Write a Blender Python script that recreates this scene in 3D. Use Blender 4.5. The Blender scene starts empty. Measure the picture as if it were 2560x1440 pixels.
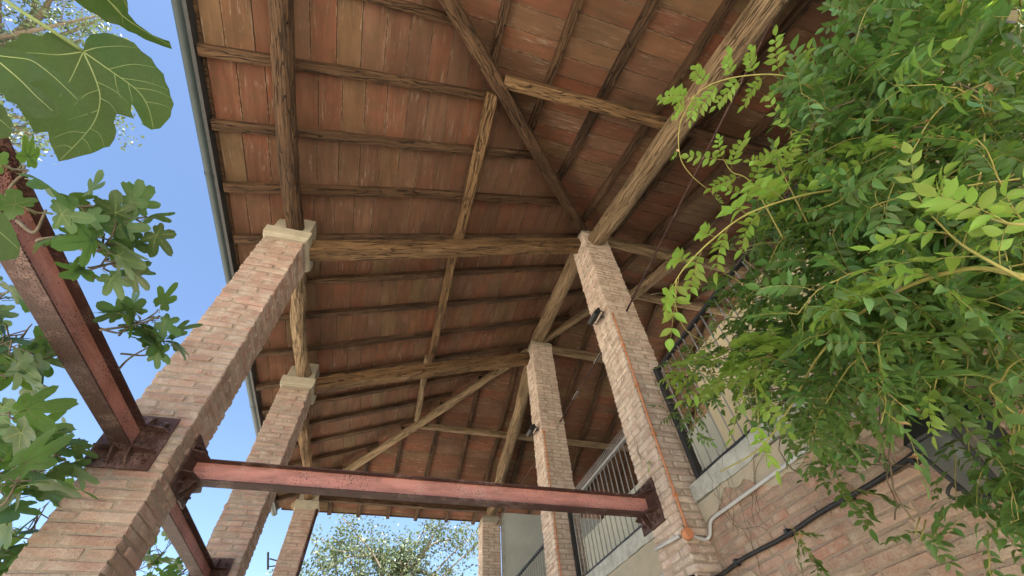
import bpy, bmesh, math, random
import numpy as np
from mathutils import Vector, Matrix, noise

R = random.Random(7)
scene = bpy.context.scene
col = scene.collection

# ------------------------------------------------------------------ camera, sky, sun, exposure
CAM = Vector((1.534, -3.1586, 1.6))
PITCH, YAW, ROLL, FPX = 0.8790, 0.3330, -0.0758, 1029.0
_f = Vector((math.sin(YAW)*math.cos(PITCH), math.cos(YAW)*math.cos(PITCH), math.sin(PITCH)))
_r = Vector((math.cos(YAW), -math.sin(YAW), 0.0))
_u = _r.cross(_f)
CR = math.cos(ROLL)*_r + math.sin(ROLL)*_u
CU = -math.sin(ROLL)*_r + math.cos(ROLL)*_u
CF = _f
cam = bpy.data.cameras.new('camera')
cam.sensor_width = 36.0
cam.lens = FPX*36.0/2560.0
cam.clip_start = 0.05
cam.clip_end = 2000.0
cam_ob = bpy.data.objects.new('camera', cam)
col.objects.link(cam_ob)
M = Matrix((CR, CU, -CF)).transposed().to_4x4()
M.translation = CAM
cam_ob.matrix_world = M
scene.camera = cam_ob

SUN_DIR = Vector((0.30, -0.52, 1.22)).normalized()      # towards the sun
elev = math.asin(SUN_DIR.z)
azim = math.atan2(SUN_DIR.x, SUN_DIR.y)
world = bpy.data.worlds.new('World')
scene.world = world
world.use_nodes = True
wn = world.node_tree
bg = wn.nodes['Background']
sky = wn.nodes.new('ShaderNodeTexSky')
sky.sky_type = 'NISHITA'
sky.sun_disc = False
sky.sun_elevation = elev
sky.sun_rotation = azim
sky.air_density = 1.0
sky.dust_density = 0.8
sky.ozone_density = 2.9
wn.links.new(sky.outputs[0], bg.inputs[0])
bg.inputs[1].default_value = 0.064
sun = bpy.data.lights.new('sun', 'SUN')
sun.energy = 5.0
sun.angle = math.radians(0.53)
sun.color = (1.0, 0.93, 0.82)
sun_ob = bpy.data.objects.new('sun', sun)
col.objects.link(sun_ob)
sun_ob.rotation_euler = (-SUN_DIR).to_track_quat('-Z', 'Y').to_euler()
sun_ob.location = (20, -20, 30)
vs = scene.view_settings
vs.view_transform = 'Standard'
vs.look = 'None'
vs.gamma = 1.0
vs.use_curve_mapping = False
vs.exposure = 2.38

# ------------------------------------------------------------------ helpers
def ray(u, v):
    return ((u-1280)/FPX*CR - (v-720)/FPX*CU + CF).normalized()
def at(u, v, d):                       # the point d metres from the camera position along a sight line
    return CAM + ray(u, v)*d
def atx(u, v, x):
    d = ray(u, v)
    return CAM + d*((x-CAM.x)/d.x)
def pix(p):
    q = Vector(p)-CAM
    z = q.dot(CF)
    if z <= 0.02: return None
    return (1280+FPX*q.dot(CR)/z, 720-FPX*q.dot(CU)/z)
def in_poly(x, y, poly):
    c = False
    n = len(poly)
    for i in range(n):
        x1, y1 = poly[i]; x2, y2 = poly[(i+1) % n]
        if (y1 > y) != (y2 > y) and x < (x2-x1)*(y-y1)/(y2-y1)+x1: c = not c
    return c
def in_frame(p, m=60):
    q = pix(p)
    return q is not None and -m < q[0] < 2560+m and -m < q[1] < 1440+m

def mesh(name, verts, faces, mats=None, smooth=False, mi=None):
    me = bpy.data.meshes.new(name)
    me.from_pydata([tuple(v) for v in verts], [], faces)
    if mats is not None:
        for m in (mats if isinstance(mats, (list, tuple)) else [mats]): me.materials.append(m)
    if mi is not None: me.polygons.foreach_set('material_index', mi)
    if smooth: me.polygons.foreach_set('use_smooth', [True]*len(me.polygons))
    me.update()
    return me
def link(name, me, parent=None, mat4=None, label=None, cat=None, group=None, kind=None):
    o = bpy.data.objects.new(name, me)
    col.objects.link(o)
    if mat4 is not None: o.matrix_world = mat4
    if parent is not None:
        o.parent = parent
        o.matrix_parent_inverse = Matrix.Translation(-Vector(parent['_b']) if '_b' in parent else (0, 0, 0))
    if label: o['label'] = label
    if cat: o['category'] = cat
    if group: o['group'] = group
    if kind: o['kind'] = kind
    elif cat: o['kind'] = 'thing'
    return o
ROOTS = []
def root(name, loc, label, cat, group=None):
    o = bpy.data.objects.new(name, None)
    o.empty_display_size = 0.1
    col.objects.link(o)
    o.location = loc
    o['_b'] = list(loc)
    o['label'] = label; o['category'] = cat
    if group: o['group'] = group
    o['kind'] = 'thing'
    ROOTS.append(o)
    return o

class MB:
    """collects geometry for one mesh"""
    def __init__(s): s.v = []; s.f = []; s.m = []
    def add(s, v, f, mi=0):
        b = len(s.v)
        s.v += [tuple(p) for p in v]
        s.f += [tuple(i+b for i in q) for q in f]
        s.m += [mi]*len(f)
    def box(s, a, b, mi=0):
        x0, y0, z0 = a; x1, y1, z1 = b
        s.add([(x0,y0,z0),(x1,y0,z0),(x1,y1,z0),(x0,y1,z0),(x0,y0,z1),(x1,y0,z1),(x1,y1,z1),(x0,y1,z1)],
              [(0,3,2,1),(4,5,6,7),(0,1,5,4),(1,2,6,5),(2,3,7,6),(3,0,4,7)], mi)
    def prism(s, poly, d0, d1, frame=None, mi=0):
        """poly in (a,b) extruded from d0 to d1 along c"""
        n = len(poly)
        v = [(p[0], p[1], d0) for p in poly]+[(p[0], p[1], d1) for p in poly]
        if frame is not None: v = [frame @ Vector(p) for p in v]
        s.add(v, [tuple(range(n))[::-1], tuple(range(n, 2*n))]+[(i, (i+1) % n, n+(i+1) % n, n+i) for i in range(n)], mi)
    def tube(s, pts, r, n=8, mi=0, cap=True):
        pts = [Vector(p) for p in pts]
        k = len(pts)
        rr = r if isinstance(r, (list, tuple)) else [r]*k
        t0 = (pts[1]-pts[0]).normalized()
        ax = t0.orthogonal().normalized()
        v = []; f = []
        for i in range(k):
            t = (pts[min(i+1, k-1)]-pts[max(i-1, 0)])
            t = t.normalized() if t.length > 1e-9 else t0
            ax = (ax-t*ax.dot(t))
            ax = ax.normalized() if ax.length > 1e-6 else t.orthogonal().normalized()
            bx = t.cross(ax)
            for j in range(n):
                a = 2*math.pi*j/n
                v.append(pts[i]+(ax*math.cos(a)+bx*math.sin(a))*rr[i])
        for i in range(k-1):
            for j in range(n):
                f.append((i*n+j, i*n+(j+1) % n, (i+1)*n+(j+1) % n, (i+1)*n+j))
        if cap:
            f.append(tuple(range(n))[::-1]); f.append(tuple(range((k-1)*n, k*n)))
        s.add(v, f, mi)
    def build(s, name, mats, parent=None, smooth=False, mat4=None, **k):
        return link(name, mesh(name, s.v, s.f, mats, smooth, s.m), parent, mat4, **k)

def spline(pts, n=8):
    """Catmull-Rom through pts"""
    P = [Vector(p) for p in pts]
    P = [P[0]*2-P[1]]+P+[P[-1]*2-P[-2]]
    out = []
    for i in range(1, len(P)-2):
        for k in range(n):
            t = k/n
            a, b, c, d = P[i-1], P[i], P[i+1], P[i+2]
            out.append(0.5*((2*b)+(c-a)*t+(2*a-5*b+4*c-d)*t*t+(3*b-a-3*c+d)*t*t*t))
    out.append(P[-2])
    return out

# ------------------------------------------------------------------ materials
class NT:
    def __init__(s, name):
        s.mat = bpy.data.materials.new(name)
        s.mat.use_nodes = True
        s.t = s.mat.node_tree
        s.p = s.t.nodes['Principled BSDF']
        s.out = s.t.nodes['Material Output']
    def n(s, kind, **kw):
        o = s.t.nodes.new('ShaderNode'+kind)
        for k, v in kw.items(): setattr(o, k, v)
        return o
    def l(s, a, b): s.t.links.new(a, b)
    def set(s, sock, v):
        if hasattr(v, 'is_linked') or hasattr(v, 'links'): s.l(v, sock)
        else: sock.default_value = v
    def math(s, op, a, b=0.0, clamp=False):
        o = s.n('Math', operation=op, use_clamp=clamp)
        s.set(o.inputs[0], a); s.set(o.inputs[1], b)
        return o.outputs[0]
    def mix(s, f, a, b, mode='MIX'):
        o = s.n('Mix', data_type='RGBA', blend_type=mode)
        s.set(o.inputs[0], f)
        s.set(o.inputs[6], a if not isinstance(a, tuple) else (*a, 1.0))
        s.set(o.inputs[7], b if not isinstance(b, tuple) else (*b, 1.0))
        return o.outputs[2]
    def vmul(s, v, sc):
        o = s.n('VectorMath', operation='MULTIPLY')
        s.l(v, o.inputs[0]); o.inputs[1].default_value = sc
        return o.outputs[0]
    def vadd(s, a, b):
        o = s.n('VectorMath', operation='ADD')
        s.l(a, o.inputs[0]); s.set(o.inputs[1], b)
        return o.outputs[0]
    def noise(s, v, scale, det=4.0, rough=0.55, dist=0.0):
        o = s.n('TexNoise')
        s.l(v, o.inputs['Vector'])
        o.inputs['Scale'].default_value = scale
        o.inputs['Detail'].default_value = det
        o.inputs['Roughness'].default_value = rough
        o.inputs['Distortion'].default_value = dist
        return o.outputs[0]
    def ramp(s, v, stops):
        o = s.n('ValToRGB')
        s.l(v, o.inputs[0])
        e = o.color_ramp.elements
        while len(e) < len(stops): e.new(0.5)
        for q, (p, c) in zip(e, stops):
            q.position = p
            q.color = (*c, 1.0) if isinstance(c, tuple) else (c, c, c, 1.0)
        return o.outputs[0]
    def obj(s): return s.n('TexCoord').outputs['Object']
    def pos(s): return s.n('NewGeometry').outputs['Position']
    def rnd(s):
        """one random number per object and per loose piece"""
        a = s.n('ObjectInfo').outputs['Random']
        b = s.n('NewGeometry').outputs['Random Per Island']
        return s.math('FRACT', s.math('ADD', a, b))
    def bump(s, h, st, d=0.01):
        o = s.n('Bump')
        o.inputs['Strength'].default_value = st
        o.inputs['Distance'].default_value = d
        s.l(h, o.inputs['Height'])
        s.l(o.outputs[0], s.p.inputs['Normal'])
    def base(s, c, rough=0.8, spec=0.3):
        s.set(s.p.inputs['Base Color'], (*c, 1.0) if isinstance(c, tuple) else c)
        s.set(s.p.inputs['Roughness'], rough)
        s.p.inputs['Specular IOR Level'].default_value = spec
        return s.mat

def wood(name, dark, mid, light, crack=0.5, stain=0.75):
    m = NT(name)
    r = m.n('ObjectInfo').outputs['Random']
    cv = m.n('CombineXYZ')
    m.l(m.math('MULTIPLY', r, 37.0), cv.inputs[0]); m.l(m.math('MULTIPLY', r, 91.0), cv.inputs[1])
    v = m.vadd(m.obj(), cv.outputs[0])
    warp = m.noise(v, 1.7, 2.0)
    wv = m.n('CombineXYZ'); m.l(m.math('MULTIPLY', warp, 0.08), wv.inputs[1]); m.l(m.math('MULTIPLY', warp, 0.05), wv.inputs[2])
    v = m.vadd(v, wv.outputs[0])
    g = m.noise(m.vmul(v, (1.6, 15.0, 15.0)), 1.0, 6.0, 0.6)
    gf = m.noise(m.vmul(v, (4.0, 95.0, 95.0)), 1.0, 4.0, 0.7)
    st = m.noise(m.vmul(v, (1.0, 3.0, 3.0)), 1.6, 4.0, 0.6)
    c = m.ramp(m.math('ADD', m.math('MULTIPLY', g, 0.7), m.math('MULTIPLY', gf, 0.3)),
               [(0.30, dark), (0.46, tuple(0.4*a+0.6*b_ for a, b_ in zip(dark, mid))), (0.56, mid), (0.72, light)])
    c = m.mix(m.ramp(st, [(0.40, 0.0), (0.68, stain)]), c, tuple(x*0.5 for x in dark))
    hv = m.mix(m.math('MULTIPLY', r, 0.35*stain), c, (0.16, 0.085, 0.04))
    ck = m.noise(m.vmul(v, (1.1, 15.0, 15.0)), 1.0, 2.0, 0.5, 0.3)
    cm0 = m.ramp(m.math('ABSOLUTE', m.math('SUBTRACT', ck, 0.5)), [(0.0, 1.0), (0.02, 0.0)])
    ck2 = m.noise(m.vmul(v, (2.3, 42.0, 42.0)), 1.0, 1.0, 0.5, 0.2)
    cm1 = m.ramp(m.math('ABSOLUTE', m.math('SUBTRACT', ck2, 0.47)), [(0.0, 0.7), (0.018, 0.0)])
    cm = m.math('MAXIMUM', cm0, cm1)
    c = m.mix(m.math('MULTIPLY', cm, crack), hv, (0.012, 0.008, 0.005))
    h = m.math('SUBTRACT', m.math('ADD', m.math('MULTIPLY', g, 0.9), m.math('MULTIPLY', gf, 0.5)), m.math('MULTIPLY', cm, 1.2))
    m.bump(h, 1.0, 0.02)
    return m.base(c, 0.82, 0.25)

def brickmat(name, reds, mort, smear_lo, smear_hi, is_core=False, grime=0.40):
    m = NT(name)
    p = m.pos()
    rn = m.rnd()
    fine = m.noise(p, 55.0, 5.0, 0.7)
    lump = m.noise(p, 9.0, 4.0, 0.6)
    big = m.noise(p, 1.5, 3.0, 0.6)
    mc = m.mix(fine, tuple(x*0.72 for x in mort), tuple(min(1, x*1.22) for x in mort))
    if is_core:
        c = mc
    else:
        c = m.ramp(rn, [(0.0, reds[0]), (0.25, reds[1]), (0.5, reds[2]), (0.75, reds[3]), (1.0, reds[4])])
        hv = m.n('HueSaturation'); m.l(c, hv.inputs['Color'])
        m.l(m.math('ADD', 0.82, m.math('MULTIPLY', m.math('FRACT', m.math('MULTIPLY', rn, 7.7)), 0.34)), hv.inputs['Value'])
        c = hv.outputs[0]
        c = m.mix(m.math('MULTIPLY', fine, 0.5), c, tuple(x*0.7 for x in reds[0]))
        c = m.mix(m.ramp(m.math('ADD', m.math('MULTIPLY', lump, 0.65), m.math('MULTIPLY', fine, 0.35)), [(smear_lo, 0.0), (smear_hi, 0.9)]), c, mc)
    c = m.mix(m.ramp(big, [(0.40, 0.0), (0.72, grime)]), c, (0.17, 0.145, 0.105))
    speck = m.noise(p, 140.0, 2.0, 0.5)
    c = m.mix(m.ramp(speck, [(0.27, 0.7), (0.33, 0.0)]), c, (0.06, 0.045, 0.035))
    m.bump(m.math('ADD', m.math('MULTIPLY', fine, 0.7), lump), 1.0, 0.016)
    return m.base(c, 0.92, 0.15)

def tilemat(name):
    m = NT(name)
    rn = m.rnd()
    p = m.pos()
    ob = m.obj()
    rn2 = m.math('FRACT', m.math('MULTIPLY', rn, 17.3))
    cv = m.n('CombineXYZ'); m.l(m.math('MULTIPLY', rn, 53.0), cv.inputs[0]); m.l(m.math('MULTIPLY', rn2, 29.0), cv.inputs[1])
    v = m.vadd(p, cv.outputs[0])
    c = m.ramp(rn, [(0.0, (0.32, 0.135, 0.085)), (0.18, (0.29, 0.15, 0.095)), (0.36, (0.30, 0.205, 0.115)),
                    (0.55, (0.35, 0.135, 0.08)), (0.75, (0.24, 0.12, 0.08)), (1.0, (0.32, 0.18, 0.12))])
    # long drag marks of the clay run along the slab (object x)
    sv = m.vadd(m.vmul(ob, (1.8, 11.0, 11.0)), cv.outputs[0])
    streak = m.noise(sv, 1.0, 5.0, 0.65)
    c = m.mix(m.ramp(streak, [(0.30, 0.6), (0.54, 0.0)]), c, (0.13, 0.07, 0.045))
    c = m.mix(m.ramp(streak, [(0.54, 0.0), (0.78, 0.5)]), c, (0.40, 0.265, 0.17))
    blotch = m.noise(v, 5.0, 4.0, 0.6)
    c = m.mix(m.ramp(blotch, [(0.45, 0.0), (0.72, 0.55)]), c, (0.17, 0.13, 0.075))
    wv = m.vadd(m.vmul(ob, (3.0, 34.0, 34.0)), cv.outputs[0])
    eff = m.noise(wv, 1.0, 4.0, 0.75, 0.6)
    patch = m.noise(v, 3.2, 3.0, 0.6)
    em = m.math('MULTIPLY', m.ramp(eff, [(0.55, 0.0), (0.66, 1.0)]), m.ramp(patch, [(0.46, 0.0), (0.60, 0.8)]))
    c = m.mix(em, c, (0.52, 0.42, 0.34))
    sp = m.n('SeparateXYZ'); m.l(ob, sp.inputs[0])
    edge = m.ramp(m.math('ABSOLUTE', sp.outputs[1]), [(0.0985, 0.0), (0.1045, 1.0), (0.112, 1.0), (0.114, 0.0)])
    lip = m.noise(v, 16.0, 3.0, 0.6)
    c = m.mix(m.math('MULTIPLY', edge, m.ramp(lip, [(0.50, 0.0), (0.60, 0.9)])), c, (0.50, 0.39, 0.28))
    soot = m.noise(p, 0.8, 3.0, 0.6)
    c = m.mix(m.ramp(soot, [(0.42, 0.0), (0.75, 0.55)]), c, (0.085, 0.055, 0.035))
    c = m.mix(1.0, c, (0.58, 0.55, 0.53), 'MULTIPLY')
    fine = m.noise(p, 60.0, 4.0, 0.7)
    m.bump(m.math('ADD', m.math('MULTIPLY', streak, 0.8), m.math('MULTIPLY', fine, 0.5)), 0.45, 0.006)
    return m.base(c, 0.85, 0.2)

def plainmat(name, a, b, sc=8.0, rough=0.85, spec=0.2, bump=0.3, bd=0.01, metal=0.0):
    m = NT(name)
    p = m.pos()
    n1 = m.noise(p, sc, 5.0, 0.65)
    n2 = m.noise(p, sc*9, 3.0, 0.6)
    f = m.math('ADD', m.math('MULTIPLY', n1, 0.75), m.math('MULTIPLY', n2, 0.25))
    c = m.mix(m.ramp(f, [(0.32, 0.0), (0.68, 1.0)]), a, b)
    if bump: m.bump(f, bump, bd)
    m.p.inputs['Metallic'].default_value = metal
    return m.base(c, rough, spec)

def steelmat(name, paint, rust, amount):
    m = NT(name)
    p = m.pos()
    big = m.noise(p, 3.0, 4.0, 0.6)
    speck = m.noise(p, 95.0, 2.0, 0.5)
    streak = m.noise(m.vmul(p, (3.0, 3.0, 14.0)), 1.0, 4.0, 0.7)
    c = m.mix(m.ramp(streak, [(0.42, 0.0), (0.66, 0.75)]), paint, tuple(x*0.5 for x in paint))
    dust = m.noise(p, 6.0, 4.0, 0.7)
    c = m.mix(m.ramp(dust, [(0.5, 0.0), (0.72, 0.4)]), c, (0.50, 0.34, 0.30))
    k = m.math('ADD', m.math('MULTIPLY', big, 0.35), m.math('MULTIPLY', speck, 0.65))
    msk = m.ramp(k, [(amount, 0.0), (amount+0.035, 1.0)])
    c = m.mix(msk, c, m.mix(speck, tuple(x*0.5 for x in rust), rust))
    m.bump(m.math('ADD', m.math('MULTIPLY', msk, 0.6), speck), 0.5, 0.004)
    return m.base(c, 0.62, 0.35)

def leafmat(name, top, under, trans, tw=0.45, vary=0.35, rough=0.42, net=False):
    m = NT(name)
    g = m.n('NewGeometry')
    rn = m.rnd()
    p = m.pos()
    n1 = m.noise(p, 30.0, 3.0, 0.6)
    c = m.mix(g.outputs['Backfacing'], top, under)
    if net:
        vo = m.n('TexVoronoi', feature='DISTANCE_TO_EDGE')
        m.l(m.vadd(p, m.n('TexNoise').outputs[1]), vo.inputs['Vector']); vo.inputs['Scale'].default_value = 210.0
        m.t.links.remove(vo.inputs['Vector'].links[0]); m.l(p, vo.inputs['Vector'])
        c = m.mix(m.ramp(vo.outputs[0], [(0.0, 0.35), (0.12, 0.0)]), c, tuple(x*2.0 for x in under))
        bl = m.noise(p, 14.0, 4.0, 0.6)
        c = m.mix(m.ramp(bl, [(0.45, 0.0), (0.7, 0.6)]), c, tuple(x*1.7 for x in under))
    hs = m.n('HueSaturation')
    m.l(c, hs.inputs['Color'])
    m.l(m.math('ADD', 0.475, m.math('MULTIPLY', rn, 0.045)), hs.inputs['Hue'])
    m.l(m.math('ADD', 1.0-vary*0.7, m.math('MULTIPLY', m.math('ADD', m.math('MULTIPLY', rn, 0.7), m.math('MULTIPLY', n1, 0.5)), vary*1.6)), hs.inputs['Value'])
    c = hs.outputs[0]
    m.base(c, rough, 0.35)
    tr = m.n('BsdfTranslucent')
    tc = m.mix(m.math('MULTIPLY', rn, 0.5), trans, tuple(x*0.55 for x in trans))
    m.l(tc, tr.inputs[0])
    mx = m.n('MixShader')
    mx.inputs[0].default_value = tw
    m.l(m.p.outputs[0], mx.inputs[1]); m.l(tr.outputs[0], mx.inputs[2])
    m.l(mx.outputs[0], m.out.inputs[0])
    m.bump(n1, 0.25, 0.004)
    return m.mat

W_DARK = wood('weathered_timber', (0.042, 0.023, 0.013), (0.112, 0.064, 0.036), (0.22, 0.138, 0.08), 0.9, 0.7)
W_LIGHT = wood('pale_timber', (0.10, 0.056, 0.027), (0.25, 0.152, 0.075), (0.43, 0.29, 0.155), 0.9, 0.6)
W_LOG = wood('peeled_log', (0.17, 0.115, 0.065), (0.35, 0.25, 0.15), (0.52, 0.40, 0.265), 0.6, 0.35)
REDS_A = [(0.38, 0.225, 0.175), (0.47, 0.32, 0.26), (0.42, 0.25, 0.20), (0.39, 0.28, 0.215), (0.49, 0.345, 0.28)]
REDS_W = [(0.42, 0.255, 0.195), (0.49, 0.355, 0.27), (0.39, 0.21, 0.155), (0.48, 0.38, 0.28), (0.44, 0.27, 0.21)]
BRICK = brickmat('worn_brick', REDS_A, (0.50, 0.42, 0.345), 0.45, 0.63)
REDS_B = [(0.54, 0.39, 0.32), (0.66, 0.52, 0.43), (0.59, 0.43, 0.355), (0.55, 0.44, 0.345), (0.69, 0.55, 0.465)]
PALEBRICK = brickmat('light_lifted_brick', REDS_B, (0.76, 0.67, 0.565), 0.45, 0.64, False, 0.25)  # pale inner-pillar brick, lifted further to make up for missing light
PALEMORTAR = brickmat('light_lifted_mortar', REDS_B, (0.42, 0.345, 0.27), 0.4, 0.6, True, 0.2)  # joints of the inner pillars, lightened along with their brick for missing light
MORTAR = brickmat('lime_mortar', REDS_A, (0.36, 0.295, 0.235), 0.4, 0.6, True)
WBRICK = brickmat('wall_brick', REDS_W, (0.51, 0.425, 0.33), 0.45, 0.65)
WMORTAR = brickmat('wall_mortar', REDS_W, (0.36, 0.28, 0.215), 0.4, 0.6, True)
TILE = tilemat('terracotta_slab')
DECK = plainmat('roof_mortar', (0.20, 0.15, 0.105), (0.42, 0.33, 0.24), 14.0, 0.95, 0.1)
CAPM = plainmat('cement_render', (0.28, 0.25, 0.19), (0.40, 0.36, 0.28), 6.0, 0.9, 0.15, 0.35)
CONC = plainmat('sill_concrete', (0.25, 0.255, 0.225), (0.50, 0.51, 0.46), 10.0, 0.92, 0.15, 0.5)
PATCH = plainmat('patchy_render', (0.30, 0.30, 0.24), (0.45, 0.37, 0.28), 5.0, 0.95, 0.1, 0.6)
PLASTER = plainmat('grey_plaster', (0.42, 0.44, 0.39), (0.52, 0.53, 0.48), 2.5, 0.9, 0.15, 0.15)
YELLOW = plainmat('cream_plaster', (0.58, 0.51, 0.35), (0.66, 0.59, 0.42), 2.0, 0.9, 0.15, 0.12)
PAINT = steelmat('salmon_primer', (0.50, 0.225, 0.185), (0.13, 0.055, 0.042), 0.57)
RUST = steelmat('rusted_flange', (0.072, 0.034, 0.028), (0.045, 0.022, 0.018), 0.53)
GUTTER = plainmat('dark_zinc', (0.011, 0.021, 0.023), (0.022, 0.036, 0.038), 4.0, 0.5, 0.4, 0.05)
IRON = plainmat('black_iron', (0.014, 0.015, 0.017), (0.03, 0.032, 0.036), 18.0, 0.5, 0.45, 0.15, 0.003)
GREYIRON = plainmat('grey_iron', (0.22, 0.22, 0.215), (0.34, 0.34, 0.33), 18.0, 0.5, 0.45, 0.1, 0.003)
CABLE = plainmat('black_rubber', (0.012, 0.012, 0.013), (0.025, 0.025, 0.027), 20.0, 0.5, 0.4, 0.1, 0.002)
CONDUIT = plainmat('grey_conduit', (0.40, 0.41, 0.41), (0.52, 0.53, 0.53), 9.0, 0.5, 0.35, 0.05)
COPPER = plainmat('orange_conduit', (0.46, 0.185, 0.085), (0.56, 0.25, 0.13), 9.0, 0.6, 0.3, 0.05)
GROUND = plainmat('pale_gravel', (0.40, 0.36, 0.29), (0.58, 0.53, 0.44), 3.0, 0.95, 0.1, 0.5)
COTTO = plainmat('roof_terracotta', (0.28, 0.13, 0.08), (0.42, 0.22, 0.14), 6.0, 0.9, 0.1, 0.4)
BARK = plainmat('fig_bark', (0.10, 0.085, 0.06), (0.20, 0.17, 0.125), 20.0, 0.9, 0.15, 0.5)
STEM = plainmat('woody_vine', (0.085, 0.062, 0.042), (0.19, 0.15, 0.10), 25.0, 0.9, 0.15, 0.4)
SHOOT = plainmat('green_shoot', (0.20, 0.20, 0.05), (0.34, 0.29, 0.09), 20.0, 0.6, 0.3, 0.1)
FIG = leafmat('fig_leaf', (0.045, 0.095, 0.045), (0.075, 0.135, 0.055), (0.13, 0.25, 0.03), 0.42, 0.7)
FIGBIG = leafmat('fig_leaf_underside', (0.035, 0.075, 0.03), (0.032, 0.064, 0.018), (0.070, 0.15, 0.012), 0.5, 0.3, 0.5, True)
VEIN = plainmat('pale_vein', (0.125, 0.175, 0.06), (0.185, 0.235, 0.085), 20.0, 0.6, 0.3, 0.0)
WIST = leafmat('wisteria_leaf', (0.055, 0.115, 0.036), (0.098, 0.165, 0.056), (0.21, 0.36, 0.04), 0.44, 0.95, 0.35)
YOUNG = leafmat('young_wisteria_leaf', (0.17, 0.28, 0.05), (0.23, 0.335, 0.085), (0.38, 0.54, 0.07), 0.5, 0.6)
OLIVE = leafmat('far_tree_leaf', (0.055, 0.078, 0.040), (0.085, 0.112, 0.06), (0.11, 0.155, 0.05), 0.3, 0.9)
DRY = plainmat('dry_leaf', (0.42, 0.24, 0.12), (0.60, 0.42, 0.25), 30.0, 0.8, 0.2, 0.2)
def glassmat():
    m = NT('dusty_glass')
    m.base((0.30, 0.32, 0.32), 0.3, 0.5)
    m.p.inputs['Transmission Weight'].default_value = 0.75
    m.p.inputs['IOR'].default_value = 1.1
    return m.mat
GLASS = glassmat()

# ------------------------------------------------------------------ timber
def beam_mesh(name, length, w, h, mat, rnd=0.35, wob=0.012, seed=0, log=False, step=0.12, taper=0.0, sag=0.0):
    """timber along local x, uneven like hewn wood"""
    k = max(3, int(length/step)+1)
    n = 14 if log else 12
    v = []; f = []
    for i in range(k):
        x = length*i/(k-1)
        t = x/length
        cy = noise.noise((x*0.5+seed*3.1, seed, 1.7))*wob*1.8
        cz = noise.noise((x*0.5+seed*3.1, seed, 9.2))*wob*1.4 - sag*4*t*(1-t)
        sc = 1-taper*t
        for j in range(n):
            a = 2*math.pi*(j+0.5)/n
            c, s = math.cos(a), math.sin(a)
            if log: px, pz = c*w/2, s*h/2
            else:
                e = 0.16+rnd*0.4
                px = math.copysign(abs(c)**e, c)*w/2; pz = math.copysign(abs(s)**e, s)*h/2
            d = 1+noise.noise((x*2.2+seed, c*1.3+seed*2, s*1.3))*wob*7+max(0, noise.noise((x*5+seed*7, c*1.9+seed, s*1.9+4))-0.3)*wob*9+noise.noise((x*9+seed, c*3+seed*2, s*3))*wob*2.2
            v.append((x, cy+px*d*sc, cz+pz*d*sc))
    for i in range(k-1):
        for j in range(n):
            f.append((i*n+j, (i+1)*n+j, (i+1)*n+(j+1) % n, i*n+(j+1) % n))
    f.append(tuple(range(n))); f.append(tuple(range((k-1)*n, k*n))[::-1])
    return mesh(name, v, f, mat, False)
def frame(P, Q, up=(0, 0, 1)):
    P = Vector(P); Q = Vector(Q)
    x = (Q-P).normalized()
    y = Vector(up).cross(x).normalized()
    z = x.cross(y)
    m = Matrix((x, y, z)).transposed().to_4x4()
    m.translation = P
    return m, (Q-P).length
SEED = [0]
def beam(name, P, Q, w, h, mat, parent=None, label=None, cat=None, group=None, **k):
    SEED[0] += 1
    m, L = frame(P, Q)
    me = beam_mesh(name, L, w, h, mat, seed=SEED[0]*1.37, **k)
    return link(name, me, parent, m, label, cat, group)

# ------------------------------------------------------------------ the setting: ground
gm = []
gf = []
GN = 40
me = mesh('ground', [(-300, -300, 0), (300, -300, 0), (300, 300, 0), (-300, 300, 0)], [(0, 1, 2, 3)], GROUND)
link('ground', me, kind='structure')
DIMFLOOR = plainmat('bounce_dimming_dark', (0.085, 0.078, 0.068), (0.15, 0.135, 0.115), 5.0, 0.9, 0.2, 0.5)  # dark tone chosen to swallow light bounced off the floor
b = MB(); b.box((-0.75, -0.9, -0.05), (3.99, 7.4, 0.02)); b.build('bounce_dimming_floor', DIMFLOOR, None, kind='structure')  # unseen floor patch added to cut bounce light on the far roof

# ------------------------------------------------------------------ roof geometry
Z0, S = 5.87, 0.395
EV = -0.62
YF = 2.65
ZR = Z0+S*4
def zl(x): return Z0+S*x                    # rafter undersides of the three slopes
def zn(y): return ZR+S*y
def zf(y): return ZR-S*(y-YF)
APX = 4+YF/2
RH = 0.075
XR = 9.0
NE, FE = -4.62, YF+4.62

def clip(poly, a, b, c):
    """keep a*x+b*y<=c"""
    out = []
    for i in range(len(poly)):
        p, q = poly[i], poly[(i+1) % len(poly)]
        dp = a*p[0]+b*p[1]-c; dq = a*q[0]+b*q[1]-c
        if dp <= 0: out.append(p)
        if dp*dq < 0:
            t = dp/(dp-dq)
            out.append((p[0]+(q[0]-p[0])*t, p[1]+(q[1]-p[1])*t))
    return out
def area(p):
    return abs(sum(p[i][0]*p[(i+1) % len(p)][1]-p[(i+1) % len(p)][0]*p[i][1] for i in range(len(p))))/2

raf_left = [-4.5, -3.85, -3.2, -2.54, -1.89, -1.24, -0.59, 0.07, 0.73, 1.39, 2.08, 2.8, 3.46, 4.1, 4.75, 5.4, 6.05, 6.7, 7.2]
raf_near = [-0.55, -0.1, 0.55, 1.2, 1.82, 2.47, 3.13, 3.8, 4.45, 5.1, 5.75, 6.4, 7.05, 7.7, 8.35, 8.98]
raf_far = [-0.55, -0.2, 0.42, 1.06, 1.70, 2.36, 3.05, 3.72, 4.38, 5.05, 5.7, 6.35, 7.0, 7.65, 8.3, 8.98]
PITCHW = 0.205

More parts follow.
